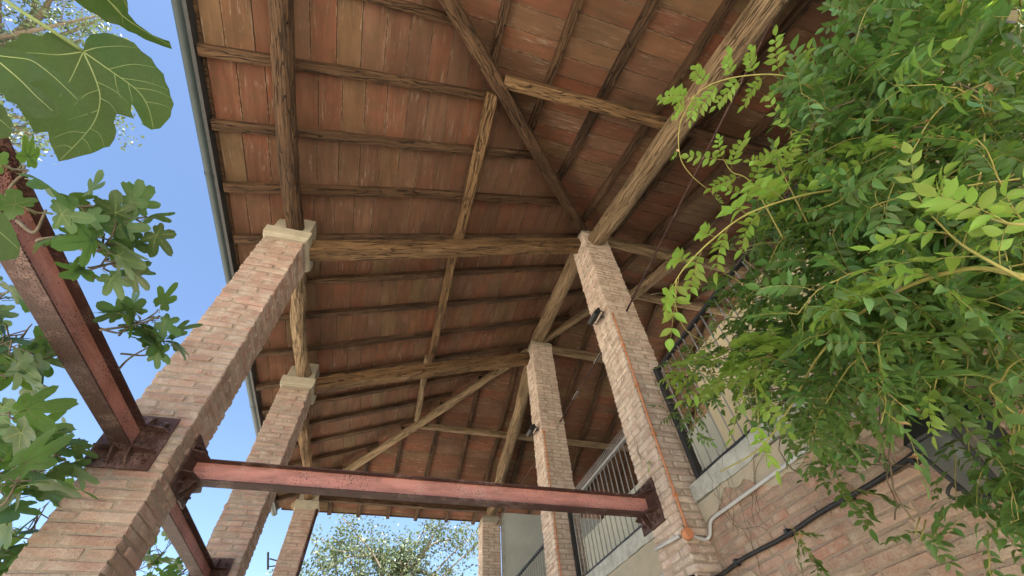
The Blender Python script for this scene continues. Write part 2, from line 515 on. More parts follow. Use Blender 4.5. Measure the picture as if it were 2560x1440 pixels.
def slope(name, label, half, lines, rafters, zfun, along, group):
    """along='y': slab length runs in y (left slope); 'x': runs in x (near, far)"""
    rt = root(name, (2, 1.3, 5.0), label, 'roof slope', group)
    tn = math.atan(S)
    T = 0.028
    tiles = []
    edges = sorted(rafters)
    lo, hi = (EV, APX+0.1) if along == 'y' else half
    nrow = int((hi-lo)/PITCHW)+1
    for i in range(len(edges)-1):
        off = R.uniform(-0.06, 0.06)
        for j in range(-1, nrow+1):
            u0 = lo+j*PITCHW+off; u1 = u0+PITCHW
            a0, a1 = edges[i], edges[i+1]
            g = 0.0035
            rect = [(u0+g, a0), (u1-g, a0), (u1-g, a1), (u0+g, a1)]
            if along == 'x': rect = [(p[1], p[0]) for p in rect][::-1]
            full = area(rect)
            for (a, b, c) in lines: 
                rect = clip(rect, a, b, c) if rect else rect
            if not rect or len(rect) < 3 or area(rect) < 0.004: continue
            # clean doubled points
            cl = []
            for p in rect:
                if not cl or (abs(p[0]-cl[-1][0])+abs(p[1]-cl[-1][1])) > 1e-4: cl.append(p)
            if len(cl) > 2 and abs(cl[0][0]-cl[-1][0])+abs(cl[0][1]-cl[-1][1]) < 1e-4: cl.pop()
            if len(cl) < 3: continue
            cx = sum(p[0] for p in cl)/len(cl); cy = sum(p[1] for p in cl)/len(cl)
            tiles.append((cl, cx, cy))
    def vis(t):
        p = Vector((t[1], t[2], zfun(t[1], t[2])+RH))
        return (0 if in_frame(p, 40) else 1000)+(p-CAM).length
    tiles.sort(key=vis)
    stuff = MB()
    for k, (cl, cx, cy) in enumerate(tiles):
        dz = R.uniform(-0.004, 0.004)
        tx, ty = R.uniform(-0.008, 0.008), R.uniform(-0.012, 0.012)
        base = [(p[0], p[1], zfun(p[0], p[1])+RH+dz+(p[0]-cx)*tx+(p[1]-cy)*ty) for p in cl]
        n = len(base)
        fc = [tuple(range(n))[::-1], tuple(range(n, 2*n))]+[(q, (q+1) % n, n+(q+1) % n, n+q) for q in range(n)]
        if k < 300:
            # local frame: x along the slab length
            if along == 'y': X = Vector((0, 1, 0)); Yv = Vector((-1, 0, -S)).normalized()
            else:
                sg = S if name_far[0] == 0 else -S
                X = Vector((1, 0, 0)); Yv = Vector((0, 1, sg)).normalized()
            m4 = Matrix((X, Yv, X.cross(Yv))).transposed().to_4x4()
            c0 = Vector((cx, cy, zfun(cx, cy)+RH))
            m4.translation = c0
            inv = m4.inverted()
            lv = [inv @ Vector(b) for b in base]+[inv @ Vector((b[0], b[1], b[2]+T)) for b in base]
            link('roof_tile', mesh('roof_tile', lv, fc, TILE), rt, m4)
        else:
            stuff.add(base+[(b[0], b[1], b[2]+T) for b in base], fc)
    if stuff.v: stuff.build('roof_tiles', TILE, rt, kind='stuff')
    return rt
name_far = [0]
hipN = (1, -1, 4.0)        # x - y <= 4 : left of the near hip
hipF = (1, 1, 4.0+YF)      # x + y <= 6.65
left = slope('roof_slope', 'terracotta slab roof underside sloping down to the gutter at left', None,
      [hipN, hipF, (-1, 0, -EV)], raf_left, lambda x, y: zl(x), 'y', 'underside of the hipped roof')
name_far[0] = 0
near = slope('roof_slope', 'terracotta slab roof underside overhead, above the thick pale log at top', (NE, YF/2+0.1),
      [(-1, 1, -4.0), (0, 1, YF/2), (0, -1, -NE), (1, 0, XR)], raf_near, lambda x, y: zn(y), 'x', 'underside of the hipped roof')
name_far[0] = 1
far = slope('roof_slope', 'far terracotta slab roof underside sloping down behind the rearmost pillars', (YF/2-0.1, FE),
      [(-1, -1, -(4.0+YF)), (0, -1, -YF/2), (0, 1, FE), (1, 0, XR)], raf_far, lambda x, y: zf(y), 'x', 'underside of the hipped roof')

def deck(rt, poly, zfun):
    b = MB()
    n = len(poly)
    v = [(x, y, zfun(x, y)+RH+0.022) for x, y in poly]+[(x, y, zfun(x, y)+RH+0.13) for x, y in poly]
    b.add(v, [tuple(range(n))[::-1]], 0)
    b.add(v, [tuple(range(n, 2*n))]+[(q, (q+1) % n, n+(q+1) % n, n+q) for q in range(n)], 1)
    b.build('roof_deck', [DECK, COTTO], rt)
deck(left, [(EV, NE), (APX, YF/2), (EV, FE)][::-1] if False else [(EV, NE), (APX, YF/2), (EV, FE)], lambda x, y: zl(x))
deck(near, [(EV, NE), (XR, NE), (XR, YF/2), (APX, YF/2)], lambda x, y: zn(y))
deck(far, [(EV, FE), (APX, YF/2), (XR, YF/2), (XR, FE)], lambda x, y: zf(y))

# common rafters, parts of their slope
for y in raf_left[1:-1]:
    x1 = min(4+y, 4+YF-y, APX)-0.03
    x0 = EV-R.uniform(-0.02, 0.03)
    if x1-x0 < 0.3: continue
    h = R.uniform(0.07, 0.09)
    jy = R.uniform(-0.02, 0.02)
    beam('rafter', (x0, y+jy, zl(x0)+RH-h/2), (x1, y-jy, zl(x1)+RH-h/2), R.uniform(0.085, 0.105), h, W_DARK, left, wob=0.018)
for x in raf_near[1:-1]:
    y1 = min(x-4, YF/2)-0.03
    y0 = NE
    if y1-y0 < 0.3: continue
    h = R.uniform(0.07, 0.09); j = R.uniform(-0.02, 0.02)
    beam('rafter', (x+j, y0, zn(y0)+RH-h/2), (x-j, y1, zn(y1)+RH-h/2), R.uniform(0.08, 0.105), h, W_DARK, near, wob=0.018)
for x in raf_far[1:-1]:
    y0 = max(4+YF-x, YF/2)+0.03
    y1 = FE
    if y1-y0 < 0.3: continue
    h = R.uniform(0.07, 0.09); j = R.uniform(-0.02, 0.02)
    beam('rafter', (x+j, y0, zf(y0)+RH-h/2), (x-j, y1, zf(y1)+RH-h/2), R.uniform(0.075, 0.095), h, W_DARK, far, wob=0.018)

# ------------------------------------------------------------------ main timbers, each a thing
LY = [-4.0, 0.0, YF, YF+4.2]
def tb(name, P, Q, w, h, mat, label, cat='timber beam', group=None, **k):
    return beam(name, P, Q, w, h, mat, None, label, cat, group, **k)
G_E = 'eave logs on the outer pillars'
tb('eave_log', (-0.02, -4.0, 5.77), (0.0, -0.13, 5.765), 0.185, 0.19, W_DARK, 'thick dark split log running from the top edge to the nearest left pillar', 'log beam', G_E, log=True, wob=0.022)
tb('eave_log', (0.0, 0.12, 5.76), (0.0, YF-0.12, 5.765), 0.175, 0.18, W_LOG, 'short pale bent log between the first and second outer pillar heads', 'log beam', G_E, log=True, wob=0.05)
tb('eave_log', (0.0, YF+0.12, 5.76), (0.0, YF+4.1, 5.76), 0.175, 0.175, W_LIGHT, 'knotty log from the second outer pillar to the farthest outer pillar', 'log beam', G_E, log=True, wob=0.05)
tb('principal_rafter', (0.12, 0.0, 5.60), (3.86, 0.0, 7.05), 0.19, 0.20, W_LIGHT, 'stout pale squared timber joining the two nearest pillar heads', 'timber beam', 'principal rafters', wob=0.014)
tb('principal_rafter', (0.12, YF, 5.62), (3.86, YF, 7.03), 0.19, 0.19, W_LIGHT, 'rough gnarled timber with a rotten notch joining the second pillar heads', 'timber beam', 'principal rafters', wob=0.045)
G_H = 'hip rafters of the roof'
tb('hip_rafter', (-0.3, -4.3, zl(-0.3)-0.10), (3.88, -0.12, zl(3.88)-0.13), 0.15, 0.18, W_DARK, 'dark diagonal hip timber from top edge down to the tall near pillar', 'timber beam', G_H, wob=0.012)
tb('hip_rafter', (-0.3, YF+4.3, zl(-0.3)-0.10), (3.85, YF+0.15, zl(3.85)-0.16), 0.15, 0.17, W_LOG, 'pale diagonal hip timber rising to the second tall pillar from far corner', 'timber beam', G_H, log=True, wob=0.02)
tb('hip_rafter', (4.1, YF-0.1, zl(4.1)-0.10), (APX, YF/2, zl(APX)-0.10), 0.14, 0.16, W_LOG, 'short log rising right from second tall pillar behind the floodlight', 'log beam', G_H, log=True, wob=0.02)
tb('hip_rafter', (4.1, 0.1, zl(4.1)-0.10), (APX, YF/2, zl(APX)-0.10), 0.14, 0.16, W_LOG, 'short log rising from nearest tall pillar to the ridge end', 'log beam', G_H, log=True, wob=0.02)
tb('sloping_log', (4.0, -0.17, 6.95), (4.0, -4.1, 5.63), 0.28, 0.28, W_LOG, 'thick pale peeled log from nearest tall pillar up past the top edge', 'log beam', 'logs on the tall pillars', log=True, wob=0.014)
tb('sloping_log', (3.98, YF+0.15, 7.22), (4.0, YF+4.1, 5.70), 0.23, 0.23, W_LOG, 'long pale log from second tall pillar down to the farthest one', 'log beam', 'logs on the tall pillars', log=True, wob=0.03)
tb('head_log', (3.97, 0.12, 7.30), (3.97, YF-0.08, 7.30), 0.25, 0.24, W_LOG, 'pale knotty log lying across the two tall pillar heads', 'log beam', 'logs on the tall pillars', log=True, wob=0.022)
PX = 1.91
zp = zl(PX)-0.075
G_P = 'purlins under the rafters'
tb('purlin', (PX, PX-4+0.12, zp), (PX-0.02, 0.06, zp), 0.135, 0.15, W_LIGHT, 'pale split purlin above the nearest principal timber, ending at dark hip', 'timber beam', G_P, wob=0.022)
tb('purlin', (PX-0.05, -0.05, zp-0.01), (PX, YF+0.08, zp), 0.12, 0.13, W_LIGHT, 'middle purlin between the two principal timbers of the left slope', 'timber beam', G_P, wob=0.02)
tb('purlin', (PX-0.06, YF-0.05, zp-0.01), (PX, YF+4-PX-0.12, zp), 0.11, 0.12, W_LOG, 'short farthest purlin of the left slope ending at pale hip', 'timber beam', G_P, log=True, wob=0.02)
yn = -2.17
tb('purlin', (1.98, yn+0.04, zn(yn)-0.08), (4.02, yn, zn(yn)-0.085), 0.13, 0.16, W_LIGHT, 'bright pale purlin crossing above dark hip, ending on thick log', 'timber beam', G_P, wob=0.02)
tb('purlin', (4.0, yn, zn(yn)-0.085), (8.9, yn, zn(yn)-0.085), 0.13, 0.15, W_DARK, 'dim purlin beyond the thick log, running behind the vine', 'timber beam', G_P, wob=0.02)
yf = 4.80
tb('purlin', (2.0, yf, zf(yf)-0.06), (8.9, yf, zf(yf)-0.06), 0.10, 0.11, W_LOG, 'thin pale straight purlin across the far roof slope', 'timber beam', G_P, wob=0.008)
tb('purlin', (4.15, -0.05, 7.27), (8.9, -0.05, 7.27), 0.14, 0.16, W_LOG, 'pale beam running right from nearest tall pillar head', 'timber beam', G_P, wob=0.016)
tb('purlin', (4.15, YF+0.02, 7.25), (8.9, YF+0.02, 7.25), 0.12, 0.15, W_LOG, 'pale beam running right from the second tall pillar head', 'timber beam', G_P, wob=0.016)
tb('ridge_beam', (5.2, YF/2, zn(YF/2)-0.10), (8.9, YF/2, zn(YF/2)-0.10), 0.17, 0.18, W_LOG, 'round ridge beam right of nearest tall pillar, below its head', 'log beam', None, log=True, wob=0.016)
tb('ridge_strut', (5.5, 1.28, 7.62), (5.5, 0.0, 7.10), 0.20, 0.20, W_LOG, 'stubby grey log behind nearest tall pillar, beside the tie rod', 'log beam', None, log=True, wob=0.02)
tb('far_eave_beam', (0.1, LY[3]-0.02, 5.80), (4.0, LY[3]-0.02, 5.80), 0.12, 0.12, W_DARK, 'dark eave beam between the two farthest pillars above the tree', 'timber beam', None, wob=0.016)
tb('near_eave_beam', (0.1, LY[0], 5.74), (8.8, LY[0], 5.74), 0.2, 0.2, W_DARK, 'near eave beam over the camera behind the vine', 'timber beam', None, wob=0.016)

# ------------------------------------------------------------------ brick pillars
def brick_meshes(mat, n=8, L=0.266, D=0.130, H=0.0515):
    out = []
    for i in range(n):
        bm = bmesh.new()
        bmesh.ops.create_cube(bm, size=1.0)
        bmesh.ops.scale(bm, vec=(L, D, H), verts=bm.verts)
        bmesh.ops.bevel(bm, geom=bm.edges[:], offset=R.uniform(0.006, 0.011), segments=1, affect='EDGES', profile=0.5)
        for v in bm.verts:
            v.co += Vector((R.uniform(-1, 1)*0.005, R.uniform(-1, 1)*0.004, R.uniform(-1, 1)*0.005))
            if R.random() < 0.06: v.co *= R.uniform(0.88, 0.97)
        me = bpy.data.meshes.new('brick')
        bm.to_mesh(me); bm.free()
        me.materials.append(mat)
        out.append(me)
    return out
BM_A = brick_meshes(BRICK)
BM_B = brick_meshes(PALEBRICK)
BM_W = brick_meshes(WBRICK, L=0.268, D=0.11, H=0.053)
ARR = {}
def marr(me):
    if me.name not in ARR:
        ARR[me.name] = ([v.co.copy() for v in me.vertices], [tuple(p.vertices) for p in me.polygons])
    return ARR[me.name]

def pillar(cx, cy, half, ztop, label, nparts, kind, zlo=0.0):
    rt = root('brick_pillar', (cx, cy, 0.0), label, 'pillar', 'brick pillars')
    core = MB()
    k = half-0.010
    core.box((cx-k, cy-k, 0), (cx+k, cy+k, ztop))
    core.build('mortar_core', MORTAR if kind == 'A' else PALEMORTAR, rt)
    bricks = []
    zc = 0.03
    i = R.randrange(2)
    L, D = 0.272, 0.137
    while zc < ztop-0.03:
        o = half-D/2
        e = half-L/2
        lay = [(-e, -o, 0), (o, -e, 1), (e, o, 0), (-o, e, 1)] if i % 2 else [(e, -o, 0), (o, e, 1), (-e, o, 0), (-o, -e, 1)]
        for (dx, dy, r) in lay:
            a = (math.pi/2 if r else 0)+R.choice((0, math.pi))+R.uniform(-0.02, 0.02)
            out = Vector((dx, dy, 0))
            j = R.gauss(0, 0.0045)
            p = Vector((cx+dx+ (math.copysign(j, dx) if r else 0), cy+dy+(0 if r else math.copysign(j, dy)), zc+R.uniform(-0.002, 0.002)))
            bricks.append((p, a))
        zc += 0.06
        i += 1
    def score(b):
        p = b[0]
        d = (p-CAM).length
        front = (p.y < cy-0.05) or ((p.x-cx)*(CAM.x-cx) > 0.02*abs(CAM.x-cx))
        return (0 if in_frame(p, 30) else 500)+(0 if front else 60)+d
    bricks.sort(key=score)
    st = MB()
    for q, (p, a) in enumerate(bricks):
        me = R.choice(BM_A if kind == 'A' else BM_B)
        m4 = Matrix.Translation(p) @ Matrix.Rotation(a, 4, 'Z') @ Matrix.Rotation(R.choice((0, math.pi)), 4, 'X')
        if q < nparts: link('brick', me, rt, m4)
        else:
            v, f = marr(me)
            st.add([m4 @ c for c in v], f)
    if st.v: st.build('bricks', BRICK if kind == 'A' else PALEBRICK, rt, kind='stuff')
    if kind == 'A':
        c = MB()
        h2 = half+0.028
        # head: cavetto under a plain block, then a narrower neck
        prof = [(half+0.004, ztop-0.004), (half+0.018, ztop+0.004), (half+0.018, ztop+0.012), (half+0.010, ztop+0.02), (h2-0.004, ztop+0.032), (h2, ztop+0.04), (h2, ztop+0.155), (h2-0.008, ztop+0.165)]
        v = []; f = []
        for (r, z) in prof: v += [(cx-r, cy-r, z), (cx+r, cy-r, z), (cx+r, cy+r, z), (cx-r, cy+r, z)]
        for i in range(len(prof)-1):
            for j in range(4): f.append((i*4+j, i*4+(j+1) % 4, i*4+4+(j+1) % 4, i*4+4+j))
        f.append((3, 2, 1, 0)); n = len(prof)*4; f.append((n-4, n-3, n-2, n-1))
        c.add(v, f)
        c.build('capital', CAPM, rt)
        nk = MB()
        r = half-0.012
        v = []
        for (rr, z) in ((r, ztop+0.164), (r-0.004, ztop+0.30), (r-0.012, ztop+0.47)): v += [(cx-rr, cy-rr, z), (cx+rr, cy-rr, z), (cx+rr, cy+rr, z), (cx-rr, cy+rr, z)]
        # lean the top with the slope
        f = [(i*4+j, i*4+(j+1) % 4, i*4+4+(j+1) % 4, i*4+4+j) for i in range(2) for j in range(4)]+[(8, 9, 10, 11), (3, 2, 1, 0)]
        nk.add(v, f)
        nk.build('neck', CAPM, rt)
    else:
        nk = MB()
        r = half+0.006
        v = []
        for (rr, z) in ((r, ztop-0.09), (r-0.002, ztop-0.01), (r-0.035, ztop+0.055), (r-0.09, ztop+0.09)): v += [(cx-rr, cy-rr, z), (cx+rr, cy-rr, z), (cx+rr, cy+rr, z), (cx-rr, cy+rr, z)]
        f = [(i*4+j, i*4+(j+1) % 4, i*4+4+(j+1) % 4, i*4+4+j) for i in range(3) for j in range(4)]+[(12, 13, 14, 15), (3, 2, 1, 0)]
        nk.add(v, f)
        nk.build('mortar_head', CAPM, rt)
    return rt
AH, BH = 0.204, 0.211
ZCAP, ZB = 5.50, 7.19
pillar(0, LY[0], AH, ZCAP, 'outer brick pillar beside the camera carrying the near end of the steel beam', 0, 'A')
P1 = pillar(0, LY[1], AH, ZCAP, 'nearest leaning-looking brick pillar at left where steel beams are bolted', 300, 'A')
P2 = pillar(0, LY[2], AH, ZCAP, 'second brick pillar of the outer row, greyer mortar, behind the nearest', 300, 'A')
P3 = pillar(0, LY[3], AH, ZCAP, 'farthest outer brick pillar with stone head against the sky', 60, 'A')
pillar(4, LY[0], BH, 5.45, 'inner brick pillar hidden in the wisteria at right', 0, 'B')
B1 = pillar(4, LY[1], BH, ZB, 'tallest near brick pillar with orange conduit beside the vine', 300, 'B')
B2 = pillar(4, LY[2], BH, ZB, 'second tall brick pillar behind the long steel beam, with floodlight', 300, 'B')
B3 = pillar(4, LY[3], BH, 5.55, 'farthest inner brick pillar beside the grey wall and the tree', 60, 'B')

# ------------------------------------------------------------------ gutter
def gutter(name, P, Q, label, r=0.078):
    m, L = frame(P, Q)
    b = MB()
    n = 12
    k = 24
    for (rr, flip) in ((r, False), (r-0.006, True)):
        v = []; f = []
        for i in range(k+1):
            x = L*i/k
            for j in range(n+1):
                a = math.pi+math.pi*j/n
                v.append((x, rr*math.cos(a), rr*math.sin(a)))
        for i in range(k):
            for j in range(n):
                q = (i*(n+1)+j, i*(n+1)+j+1, (i+1)*(n+1)+j+1, (i+1)*(n+1)+j)
                f.append(q if flip else q[::-1])
        b.add(v, f)
    o = link(name, mesh(name, b.v, b.f, GUTTER, True), None, m, label, 'gutter')
    bead = MB()
    for s in (-1, 1): bead.tube([(0, s*r, 0), (L, s*r, 0)], 0.009, 8)
    o['_b'] = [0, 0, 0]
    e = bead.build('rim', GUTTER, None, True)
    e.parent = o
    jn = MB()
    for i in range(1, int(L/2.0)):
        x = i*2.0
        v = []; f = []
        for xx in (x-0.02, x+0.02):
            for j in range(n+1):
                a = math.pi+math.pi*j/n
                v.append((xx, (r+0.004)*math.cos(a), (r+0.004)*math.sin(a)))
        for j in range(n): f.append((j, j+1, n+2+j, n+1+j))
        jn.add(v, f)
    e = jn.build('joint_band', GUTTER, None, True); e.parent = o
    return o
gutter('gutter', (-0.70, NE-0.1, 5.645), (-0.70, FE+0.1, 5.645), 'long dark half-round gutter along the left eave against the sky', 0.058)
b = MB(); b.box((EV-0.055, NE, 5.60), (EV-0.014, FE, zl(EV)+RH+0.125)); e = b.build('gap_shade_strip', IRON, left)  # black strip painting the shade in the gap between gutter and eave
# fascia strip closing the slab ends at the left eave
b = MB(); b.box((EV-0.012, NE+0.02, zl(EV)+RH-0.012), (EV+0.014, FE-0.02, zl(EV)+RH+0.12))
b.build('eave_board', W_DARK, left)
b = MB(); b.box((EV+0.05, FE-0.014, zf(FE)+RH-0.012), (XR, FE+0.012, zf(FE)+RH+0.12))
b.build('eave_board', W_DARK, far)

# ------------------------------------------------------------------ steel beams
def ibeam(P, Q, label, h=0.15, b=0.105):
    P = Vector(P); Q = Vector(Q)
    m, L = frame(P, Q)
    rt = root('steel_beam', P, label, 'steel beam', 'steel beams between the pillars')
    def part(name, fn, mat, smooth=False):
        k = MB(); fn(k)
        return k.build(name, mat, rt, smooth, mat4=m)
    tf, tw = 0.009, 0.008
    part('web', lambda k: k.box((0.012, -tw/2, -h/2+tf), (L-0.012, tw/2, h/2-tf)), PAINT)
    part('flange', lambda k: k.box((0.012, -b/2, h/2-tf), (L-0.012, b/2, h/2)), RUST)
    part('flange', lambda k: k.box((0.012, -b/2, -h/2), (L-0.012, b/2, -h/2+tf)), RUST)
    for x0, sg in ((0.0, 1), (L, -1)):
        pl = part('end_plate', lambda k: k.box((min(x0, x0+sg*0.012), -0.178, -0.178), (max(x0, x0+sg*0.012), 0.178, 0.178)), RUST)
        for zz in (h/2-tf, -h/2):
            for s in (-1, 1):
                # haunch plate widening the flange towards the end plate
                poly = [(x0+sg*0.013, s*b/2), (x0+sg*0.013, s*0.172), (x0+sg*0.075, s*0.150), (x0+sg*0.10, s*b/2)]
                def hp(k):
                    n = 4
                    v = [(p[0], p[1], zz+0.0005) for p in poly]+[(p[0], p[1], zz+tf-0.0005) for p in poly]
                    k.add(v, [(0, 1, 2, 3), (7, 6, 5, 4)]+[(i, (i+1) % n, n+(i+1) % n, n+i) for i in range(n)])
                part('haunch_plate', hp, RUST)
        for zz, dz in ((h/2, 1), (-h/2, -1)):
            for yy in (-0.045, 0.045):
                def rb(k):
                    v = [(x0+sg*0.013, yy-0.006, zz), (x0+sg*0.08, yy-0.006, zz), (x0+sg*0.06, yy-0.006, zz+dz*0.05), (x0+sg*0.013, yy-0.006, zz+dz*0.095)]
                    v += [(p[0], p[1]+0.012, p[2]) for p in v]
                    k.add(v, [(0, 1, 2, 3), (7, 6, 5, 4), (0, 4, 5, 1), (1, 5, 6, 2), (2, 6, 7, 3), (3, 7, 4, 0)])
                part('rib', rb, RUST)
        for yy in (-0.125, 0.125):
            for zz in (-0.125, 0.125):
                def bolt(k):
                    k.tube([(x0+sg*0.011, yy, zz), (x0+sg*0.026, yy, zz)], 0.017, 6)
                    k.tube([(x0+sg*0.02, yy, zz), (x0+sg*0.04, yy, zz)], 0.009, 8)
                part('bolt', bolt, RUST)
    return rt
ZS = 3.105
G = AH+0.002
ibeam((-0.055, -4+G, ZS), (-0.055, -G, ZS), 'steel beam with salmon web at upper left, running to nearest left pillar')
ibeam((-0.05, G, ZS), (-0.05, YF-G, ZS), 'short dark steel beam at lower left between first and second pillars')
ibeam((G, 0.14, ZS), (4-BH-0.002, 0.14, ZS), 'long salmon-painted steel beam crossing the picture between the two nearest pillars')

# ------------------------------------------------------------------ house wall and terrace
WX = 4.0
house = root('house_wall', (WX, 0, 0), 'brick lower wall of the house with pale concrete sill at lower right', 'wall')
b = MB(); b.box((WX+0.007, -4.3, 0), (WX+0.40, 6.9, 2.985)); b.build('wall_core', WMORTAR, house)
wb = []
z = 0.035; i = 0
while z < 2.95:
    y = -4.25+(0.07 if i % 2 else 0.0)
    while y < 6.7:
        hd = R.random() < 0.3
        L_ = 0.137 if hd else 0.277
        cyy = y+L_/2
        if not any(abs(cyy-q) < BH+0.05 for q in LY):
            wb.append((Vector((WX+0.055+R.gauss(0, 0.0025), cyy, z+R.uniform(-0.003, 0.003))), hd))
        y += L_
    z += 0.063; i += 1
wb.sort(key=lambda q: (0 if (in_frame(q[0], 40) and (q[0].y < -0.15 or q[0].z > 2.4)) else 500)+(q[0]-CAM).length)
st = MB()
for q, (p, hd) in enumerate(wb):
    me_ = R.choice(BM_W)
    m4 = Matrix.Translation(p) @ Matrix.Rotation(math.pi/2+R.uniform(-0.008, 0.008)+(math.pi if R.random() < 0.5 else 0), 4, 'Z')
    if hd: m4 = m4 @ Matrix.Diagonal((0.128/0.268, 1, 1, 1))
    if q < 300: link('brick', me_, house, m4)
    else:
        v, f = marr(me_)
        st.add([m4 @ c for c in v], f)
st.build('bricks', WBRICK, house, kind='stuff')
def rough_slab(name, x0, x1, y0, y1, z0, z1, mat, parent, ragged=0.03, seed=0.0):
    """a slab with a ragged lower edge, facing -x"""
    n = max(4, int((y1-y0)/0.05))
    v = []; f = []
    for i in range(n+1):
        y = y0+(y1-y0)*i/n
        e = noise.noise((y*2.3, seed, 0.3))*ragged*1.4+noise.noise((y*9.0, seed, 4.3))*ragged*0.7
        dx = noise.noise((y*5, seed, 8.8))*0.004
        v += [(x0+dx, y, z0+e), (x0+dx, y, z1+noise.noise((y*4, seed, 2.1))*0.006), (x1, y, z1), (x1, y, z0+e)]
    for i in range(n):
        for j in range(4): f.append((i*4+j, i*4+(j+1) % 4, i*4+4+(j+1) % 4, i*4+4+j))
    f.append((3, 2, 1, 0)); f.append((n*4, n*4+1, n*4+2, n*4+3))
    return link(name, mesh(name, v, f, mat), parent)
for (y0, y1, sd) in ((-4.3, -BH-0.02, 1.0), (BH+0.02, YF-BH-0.02, 5.0), (YF+BH+0.02, 6.6, 9.0)):
    rough_slab('sill', WX-0.022, WX+0.42, y0, y1, 2.99, 3.13, CONC, house, 0.012, sd)
    rough_slab('render_patch', WX-0.008, WX+0.02, y0+0.01, y1-0.01, 2.86 if y0 < 0 else 2.55, 2.986, PATCH, house, 0.09, sd+2)
b = MB(); b.box((WX+0.42, -4.3, 2.93), (XR, 6.55, 3.09)); b.build('terrace_floor', CONC, house)
loggia = root('loggia_wall', (5.7, 0, 3.09), 'cream plastered wall of the terrace seen through the railing bars', 'wall')
b = MB(); b.box((5.6, -4.2, 3.092), (5.85, 0.75, 5.55)); b.build('cream_wall', YELLOW, loggia)
b = MB(); b.box((5.62, 0.752, 3.092), (5.85, 6.5, 4.75)); b.build('grey_wall', PLASTER, loggia)
b = MB(); b.box((5.585, -4.2, 3.092), (5.599, 0.74, 3.25)); b.build('skirting', CONC, loggia)
b = MB(); b.box((4.262, 6.60, 3.0), (XR, 6.8, 5.66))
ew = b.build('end_wall', PLASTER, None, label='smooth grey plaster wall closing the far end beside the farthest pillar', cat='wall')
b = MB(); b.box((4.23, 6.585, 3.0), (4.29, 6.599, 5.60)); e = b.build('edge_strip', CONC, None); e.parent = ew
b = MB(); b.box((XR-0.25, -4.3, 0), (XR, 6.9, 5.9)); b.build('light_leak_wall', PLASTER, None, label='added unseen grey wall stopping light leaks behind the terrace', cat='wall')  # unseen, added so that no light leaks in from the right

b = MB(); b.box((4.45, -4.55, 0), (XR, -4.32, 5.62)); b.build('light_blocking_wall', PLASTER, None, label='added unseen wall blocking light behind the wisteria', cat='wall')  # unseen, added to keep light off the roof right of the thick log

# ------------------------------------------------------------------ railings
def railing(y0, y1, label, ztop, spikes=False, post=True):
    rt = root('railing', (WX+0.06, (y0+y1)/2, 3.13), label, 'railing', 'black terrace railings')
    x = WX+0.05
    zb0, zb1 = 3.17, ztop
    b = MB(); b.box((x-0.02, y0, zb0-0.02), (x+0.02, y1, zb0+0.015)); b.build('bottom_rail', IRON, rt)
    b = MB(); b.box((x-0.02, y0, zb1), (x+0.02, y1, zb1+0.03)); b.build('top_rail', GREYIRON if spikes else IRON, rt)
    n = int((y1-y0)/0.105)
    bm_ = mesh('bar', *(lambda k: (k.tube([(0, 0, zb0+0.015), (0, 0, zb1)], 0.0075, 6), (k.v, k.f))[1])(MB()), GREYIRON, True)
    for i in range(1, n):
        link('bar', bm_, rt, Matrix.Translation((x, y0+(y1-y0)*i/n, 0)))
    if post:
        for yy in (y0+0.02, y1-0.02):
            b = MB(); b.box((x-0.028, yy-0.025, 3.125), (x+0.028, yy+0.025, zb1+0.045)); b.build('post', IRON, rt)
    if spikes:
        k = MB()
        y = y0+0.03
        while y < y1-0.03:
            for dx, dy in ((-0.03, -0.012), (0.03, 0.012), (-0.012, 0.01)):
                k.tube([(x, y, zb1+0.03), (x+dx, y+dy, zb1+0.125)], 0.0022, 3)
            y += 0.034
        k.build('bird_spikes', GREYIRON, rt, kind='stuff')
    return rt
railing(BH+0.03, YF-BH-0.03, 'black barred railing topped with bird spikes between the tall pillars', 4.03, True)
railing(-4.0, -0.30, 'barred terrace railing overgrown by the wisteria at right', 4.28, False)
railing(YF+BH+0.03, 6.5, 'far barred railing in front of the smooth grey wall', 3.93, False)

# ------------------------------------------------------------------ tie rods with turnbuckles
def rod(P, Q, label, buckles=()):
    P = Vector(P); Q = Vector(Q)
    b = MB(); b.tube([P, Q], 0.011, 8)
    o = b.build('tie_rod', W_DARK if False else RUST, None, True, label=label, cat='tie rod', group='iron tie rods')
    for t in buckles:
        c = P.lerp(Q, t); d = (Q-P).normalized(); s = Vector((0, 0, 1)).cross(d).normalized()
        k = MB()
        for sg in (-1, 1): k.tube([c-d*0.10+s*sg*0.016, c+d*0.10+s*sg*0.016], 0.0055, 6)
        for sg in (-1, 1): k.tube([c+d*sg*0.10-s*0.02, c+d*sg*0.10+s*0.02], 0.008, 6)
        e = k.build('turnbuckle', GREYIRON, None, True); e.parent = o
    return o
rod((4.05, -0.19, 5.33), (4.05, -4.0, 5.83), 'rusty tie rod from nearest tall pillar up towards the top edge')
rod((4.13, YF-0.2, 5.42), (4.13, 0.2, 5.46), 'tie rod with pale turnbuckles between the two tall pillars', (0.33, 0.72))
rod((4.13, LY[3]-0.2, 5.42), (4.13, YF+0.2, 5.42), 'thin tie rod running to the farthest inner pillar')

